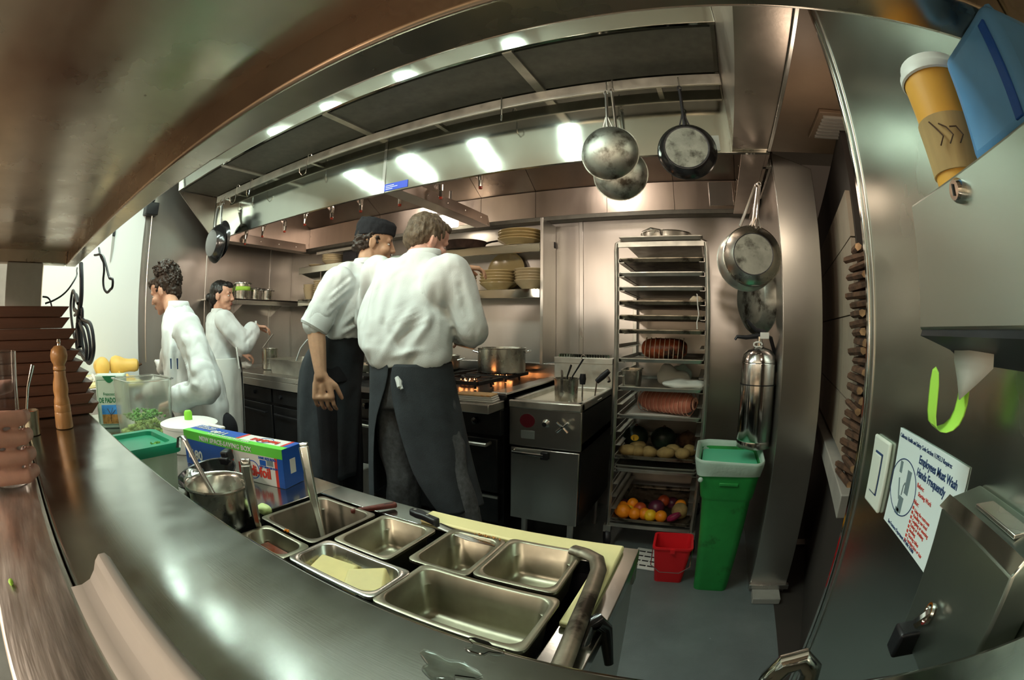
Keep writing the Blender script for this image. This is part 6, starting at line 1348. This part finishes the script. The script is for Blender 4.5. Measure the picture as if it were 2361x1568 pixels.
bc = H @ V(0, -.050, .112)
for i in range(170):
    d_ = V(rng.gauss(0, 1), rng.gauss(0, 1), rng.gauss(0, 1)).normalized(); p = bc + Matrix.Diagonal((.098, .096, .062)) @ d_ * rng.uniform(.55, 1.0); bn_.append(('e', p, (.0095, .0095, .009)))
blob('hair_bun', bn_ + [('e', bc, (.082, .080, .056)), ('c', bc, .070, H @ V(0, -.06, .05), .078)], .004, 1, M['hair_dark'], C, (.012, 110, (1, 1, 1)))
jk = [('r', [ring(P(478, 992, Y=wY), gy, .150, .105), ring(P(462, 940, Y=wY), gy, .180, .142), ring(P(444, 880, Y=.98), gy, .190, .155), ring(P(430, 815, Y=.975), gy, .182, .140), ring(P(420, 758, Y=.975), gy, .165, .115), ring(P(414, 725, Y=.975), gy, .110, .085), ring(P(412, 703, Y=.975), gy, .062, .060)]),
      ('c', Ns, .072, Ne, .066), ('c', Ne, .066, lerp(Ne, Nw, .85), .056), ('c', Fs, .07, Fe, .062), ('c', Fe, .06, lerp(Fe, Fw, .8), .052), ('c', P(372, 850, Y=.95), .03, P(392, 800, Y=.94), .05), ('c', P(358, 832, Y=.97), .012, P(385, 850, Y=.96), .03)]
folds = [(W_(440, 800, .80), W_(470, 870, .78), .018, -.016), (W_(455, 860, .78), W_(510, 930, .80), .016, .016), (W_(450, 905, .78), W_(500, 960, .82), .014, -.016), (W_(400, 760, .80), W_(395, 900, .78), .018, .012), (W_(425, 770, .80), W_(425, 920, .78), .016, -.014), (W_(470, 930, .80), W_(440, 970, .80), .014, .012)]
for k in range(9):
    t_ = k / 8
    folds.append((W_(432 + 10 * t_, 770 + 130 * t_, .80), W_(490 + 22 * t_, 800 + 130 * t_, .82), .010, .011 if k % 2 else -.012))
for k in range(5):
    folds.append((W_(385 + 12 * k, 770, .82), W_(378 + 14 * k, 900 + 6 * k, .80), .010, .009 if k % 2 else -.011))
blob('coat', jk, .0085, 6, M['cloth'], C, (.016, 10, (1, 1, .5)), folds=folds, pdir=(-0.93, 0.36, 0))
for px_ in (394, 409):
    p = P(px_, 835, Y=.800) - C.location; MB().tube([p + V(0, 0, .016), p + V(0, 0, -.030)], [.0045, .003], 8).build('pen', M['ink'], C)
MB().loft([ring(P(413, 712, Y=.975) - C.location, gy, .070, .066), ring(P(411, 694, Y=.975) - C.location, gy, .060, .058)], False).build('collar', M['cloth'], C, None, 0, 1, 180, .006)
blob('trousers', [('r', [ring(P(470, 960, Y=wY), gy, .135, .095), ring(hip + V(0, 0, -.05), gy, .15, .115)]), ('c', lh, .09, la, .06), ('c', rh, .09, ra, .06)], .010, 5, M['blackcloth'], C)
shoe(C, la, gy, M['black']); shoe(C, ra, gy, M['black'])
# ---------------------------------------------------------------- cook stirring at the left counter
vY = 1.78; ty = math.radians(-44)
hip = P(520, 862, Y=vY); E_ = thing('person', 'cook with black tied hair and long white apron reaching over pots', 'person', (hip.x, hip.y, 0))
hc = P(512, 684, Y=1.80); H = yawpitch(hc, ty - .15, math.radians(-4))
nk = P(502, 722, Y=1.78); che = P(505, 765, Y=1.78); wst = P(515, 830, Y=vY)
Rs = P(518, 738, Y=1.70); Re = P(562, 792, Y=1.82); Rw = P(590, 752, Y=2.02); Ls = P(492, 738, Y=1.92); Le = P(520, 800, Y=2.05); Lw = P(560, 815, Y=2.18)
lh, rh = hip + V(0, .07, 0), hip + V(0, -.07, 0); la, ra = V(lh.x, lh.y, .10), V(rh.x, rh.y, .10)
body = head_parts(H, 1.0, .9) + [('c', nk + V(0, 0, -.03), .050, H @ V(0, -.015, -.04), .050), ('r', [ring(wst, ty, .12, .085), ring(che, ty, .135, .09), ring(nk + V(0, 0, -.05), ty, .06, .05)]), ('c', che + V(0, 0, .04), .03, Rs, .03), ('c', che + V(0, 0, .04), .03, Ls, .03), ('c', Rs, .03, Re, .037), ('c', Re, .037, Rw, .026), ('c', Ls, .03, Le, .037), ('c', Le, .037, Lw, .026), ('r', [ring(hip, ty, .14, .10), ring(wst, ty, .12, .085)]), ('c', lh, .08, la, .045), ('c', rh, .08, ra, .045)]
body += hand_parts(Rw, (.55, .75, -.12), (.2, .1, -1), 1, .55, .95) + hand_parts(Lw, (Lw - Le), (0, 0, -1), -1, .6, .95)
blob('body', body, .0050, 4, M['skin'], E_)
head_extra(H, E_, 1.0, 'hair_black')
hq = lambda x, y, z: H @ V(x, y, z); R3 = H.to_3x3()
blob('hair', [('e', hq(0, -.026, .046), (.0805, .094, .084), R3), ('e', hq(0, -.055, .0), (.070, .058, .078), R3), ('e', hq(0, .042, .088), (.058, .048, .033), R3), ('e', hq(0, -.128, -.012), (.032, .030, .034), R3), ('c', hq(0, -.10, -.03), .025, hq(0, -.085, -.115), .016), ('c', hq(.077, .01, .04), .008, hq(.077, -.005, -.01), .005)], .005, 3, M['hair_black'], E_, (.005, 60, (1, 1, .4)))
jk = [('r', [ring(P(520, 860, Y=vY), ty, .165, .130), ring(P(512, 815, Y=vY), ty, .160, .125), ring(P(507, 775, Y=vY), ty, .170, .125), ring(P(504, 745, Y=vY), ty, .160, .108), ring(P(502, 728, Y=vY), ty, .100, .075), ring(P(502, 716, Y=vY), ty, .058, .056)]),
      ('c', Rs, .080, Re, .082), ('c', Re, .082, lerp(Re, Rw, .62), .076), ('c', Ls, .075, Le, .070), ('c', Le, .07, lerp(Le, Lw, .7), .06)]
folds = [(W_(520, 760, 1.6), W_(560, 800, 1.7), .02, -.016), (W_(500, 790, 1.62), W_(530, 830, 1.65), .02, .016), (W_(565, 790, 1.78), W_(585, 765, 1.9), .014, -.014)]
blob('jacket', jk, .009, 6, M['cloth'], E_, (.015, 10, (1, 1, .6)), folds=folds, pdir=(-0.88, 0.47, 0))
MB().loft([ring(P(502, 722, Y=vY) - E_.location, ty, .066, .062), ring(P(503, 711, Y=vY) - E_.location, ty, .058, .056)], False).build('collar', M['cloth'], E_, None, 0, 1, 180, .006)
def lv3(px_, py_, w_, d_): return (P(px_, py_, Y=vY), w_, d_, dg(-165), dg(170))
wrap('apron', M['cloth2'], E_, [lv3(517, 822, .165, .135), lv3(519, 850, .178, .145), lv3(521, 900, .182, .150), lv3(523, 950, .182, .150), lv3(525, 1004, .182, .150)], ty, 0, 0, fold=.010)
MB().tube([P(545, 800, Y=1.66) - E_.location, P(548, 822, Y=1.66) - E_.location, P(552, 850, Y=1.67) - E_.location], .006, 6).build('apron_string', M['cloth2'], E_)
blob('trousers', [('r', [ring(hip, ty, .15, .11), ring(hip + V(0, 0, -.1), ty, .15, .11)]), ('c', lh, .085, la, .055), ('c', rh, .085, ra, .055)], .010, 5, M['blackcloth'], E_)
MB().bx(-.012, .012, -.004, .004, -.03, .03).build('wrist_band', M['white_plastic'], E_, Rw - E_.location + V(.03, -.02, .01), .003)
shoe(E_, la, ty, M['black']); shoe(E_, ra, ty, M['black'])
# ---------------------------------------------------------------- guest hand round the tumbler
cx_, cy_ = -.680, -.036
F_ = thing('person', 'bare hand of a guest gripping the clear tumbler', 'person', (cx_, cy_, 1.080))
pt_ = []
zf = [1.172, 1.148, 1.124, 1.101]; 
for i, z in enumerate(zf):
    R_ = .0345 + .0085; pr = None
    for j, (a, rr, r) in enumerate([(-78, .052, .0108), (-14, .051, .0104), (50, .0470, .0096), (104, .045, .0088), (140, .044, .0078)]):
        a = math.radians(a - 4 * i); p = V(cx_ + math.cos(a) * rr, cy_ + math.sin(a) * rr, z - .004 * j)
        if pr is not None: pt_.append(('c', pr[0], pr[1], p, r))
        pr = (p, r)
for z in (1.158, 1.132, 1.107): pt_.append(('c', V(cx_ + .012, cy_ - .058, z), .016, V(cx_ - .030, cy_ - .062, z - .004), .018))
pt_ += [('c', V(cx_ + .012, cy_ - .060, 1.158), .016, V(cx_ + .012, cy_ - .058, 1.106), .015), ('c', V(cx_ - .03, cy_ - .062, 1.158), .018, V(cx_ - .02, cy_ - .135, 1.135), .028), ('c', V(cx_ - .03, cy_ - .062, 1.106), .018, V(cx_ - .02, cy_ - .135, 1.130), .028), ('c', V(cx_ - .02, cy_ - .135, 1.132), .029, V(cx_ - .01, cy_ - .40, 1.150), .045),
        ('c', V(cx_ - .034, cy_ - .055, 1.180), .015, V(cx_ - .052, cy_ - .015, 1.192), .0115), ('c', V(cx_ - .052, cy_ - .015, 1.192), .0112, V(cx_ - .046, cy_ + .022, 1.196), .009)]
blob('body', pt_, .0026, 4, M['skin3'], F_)
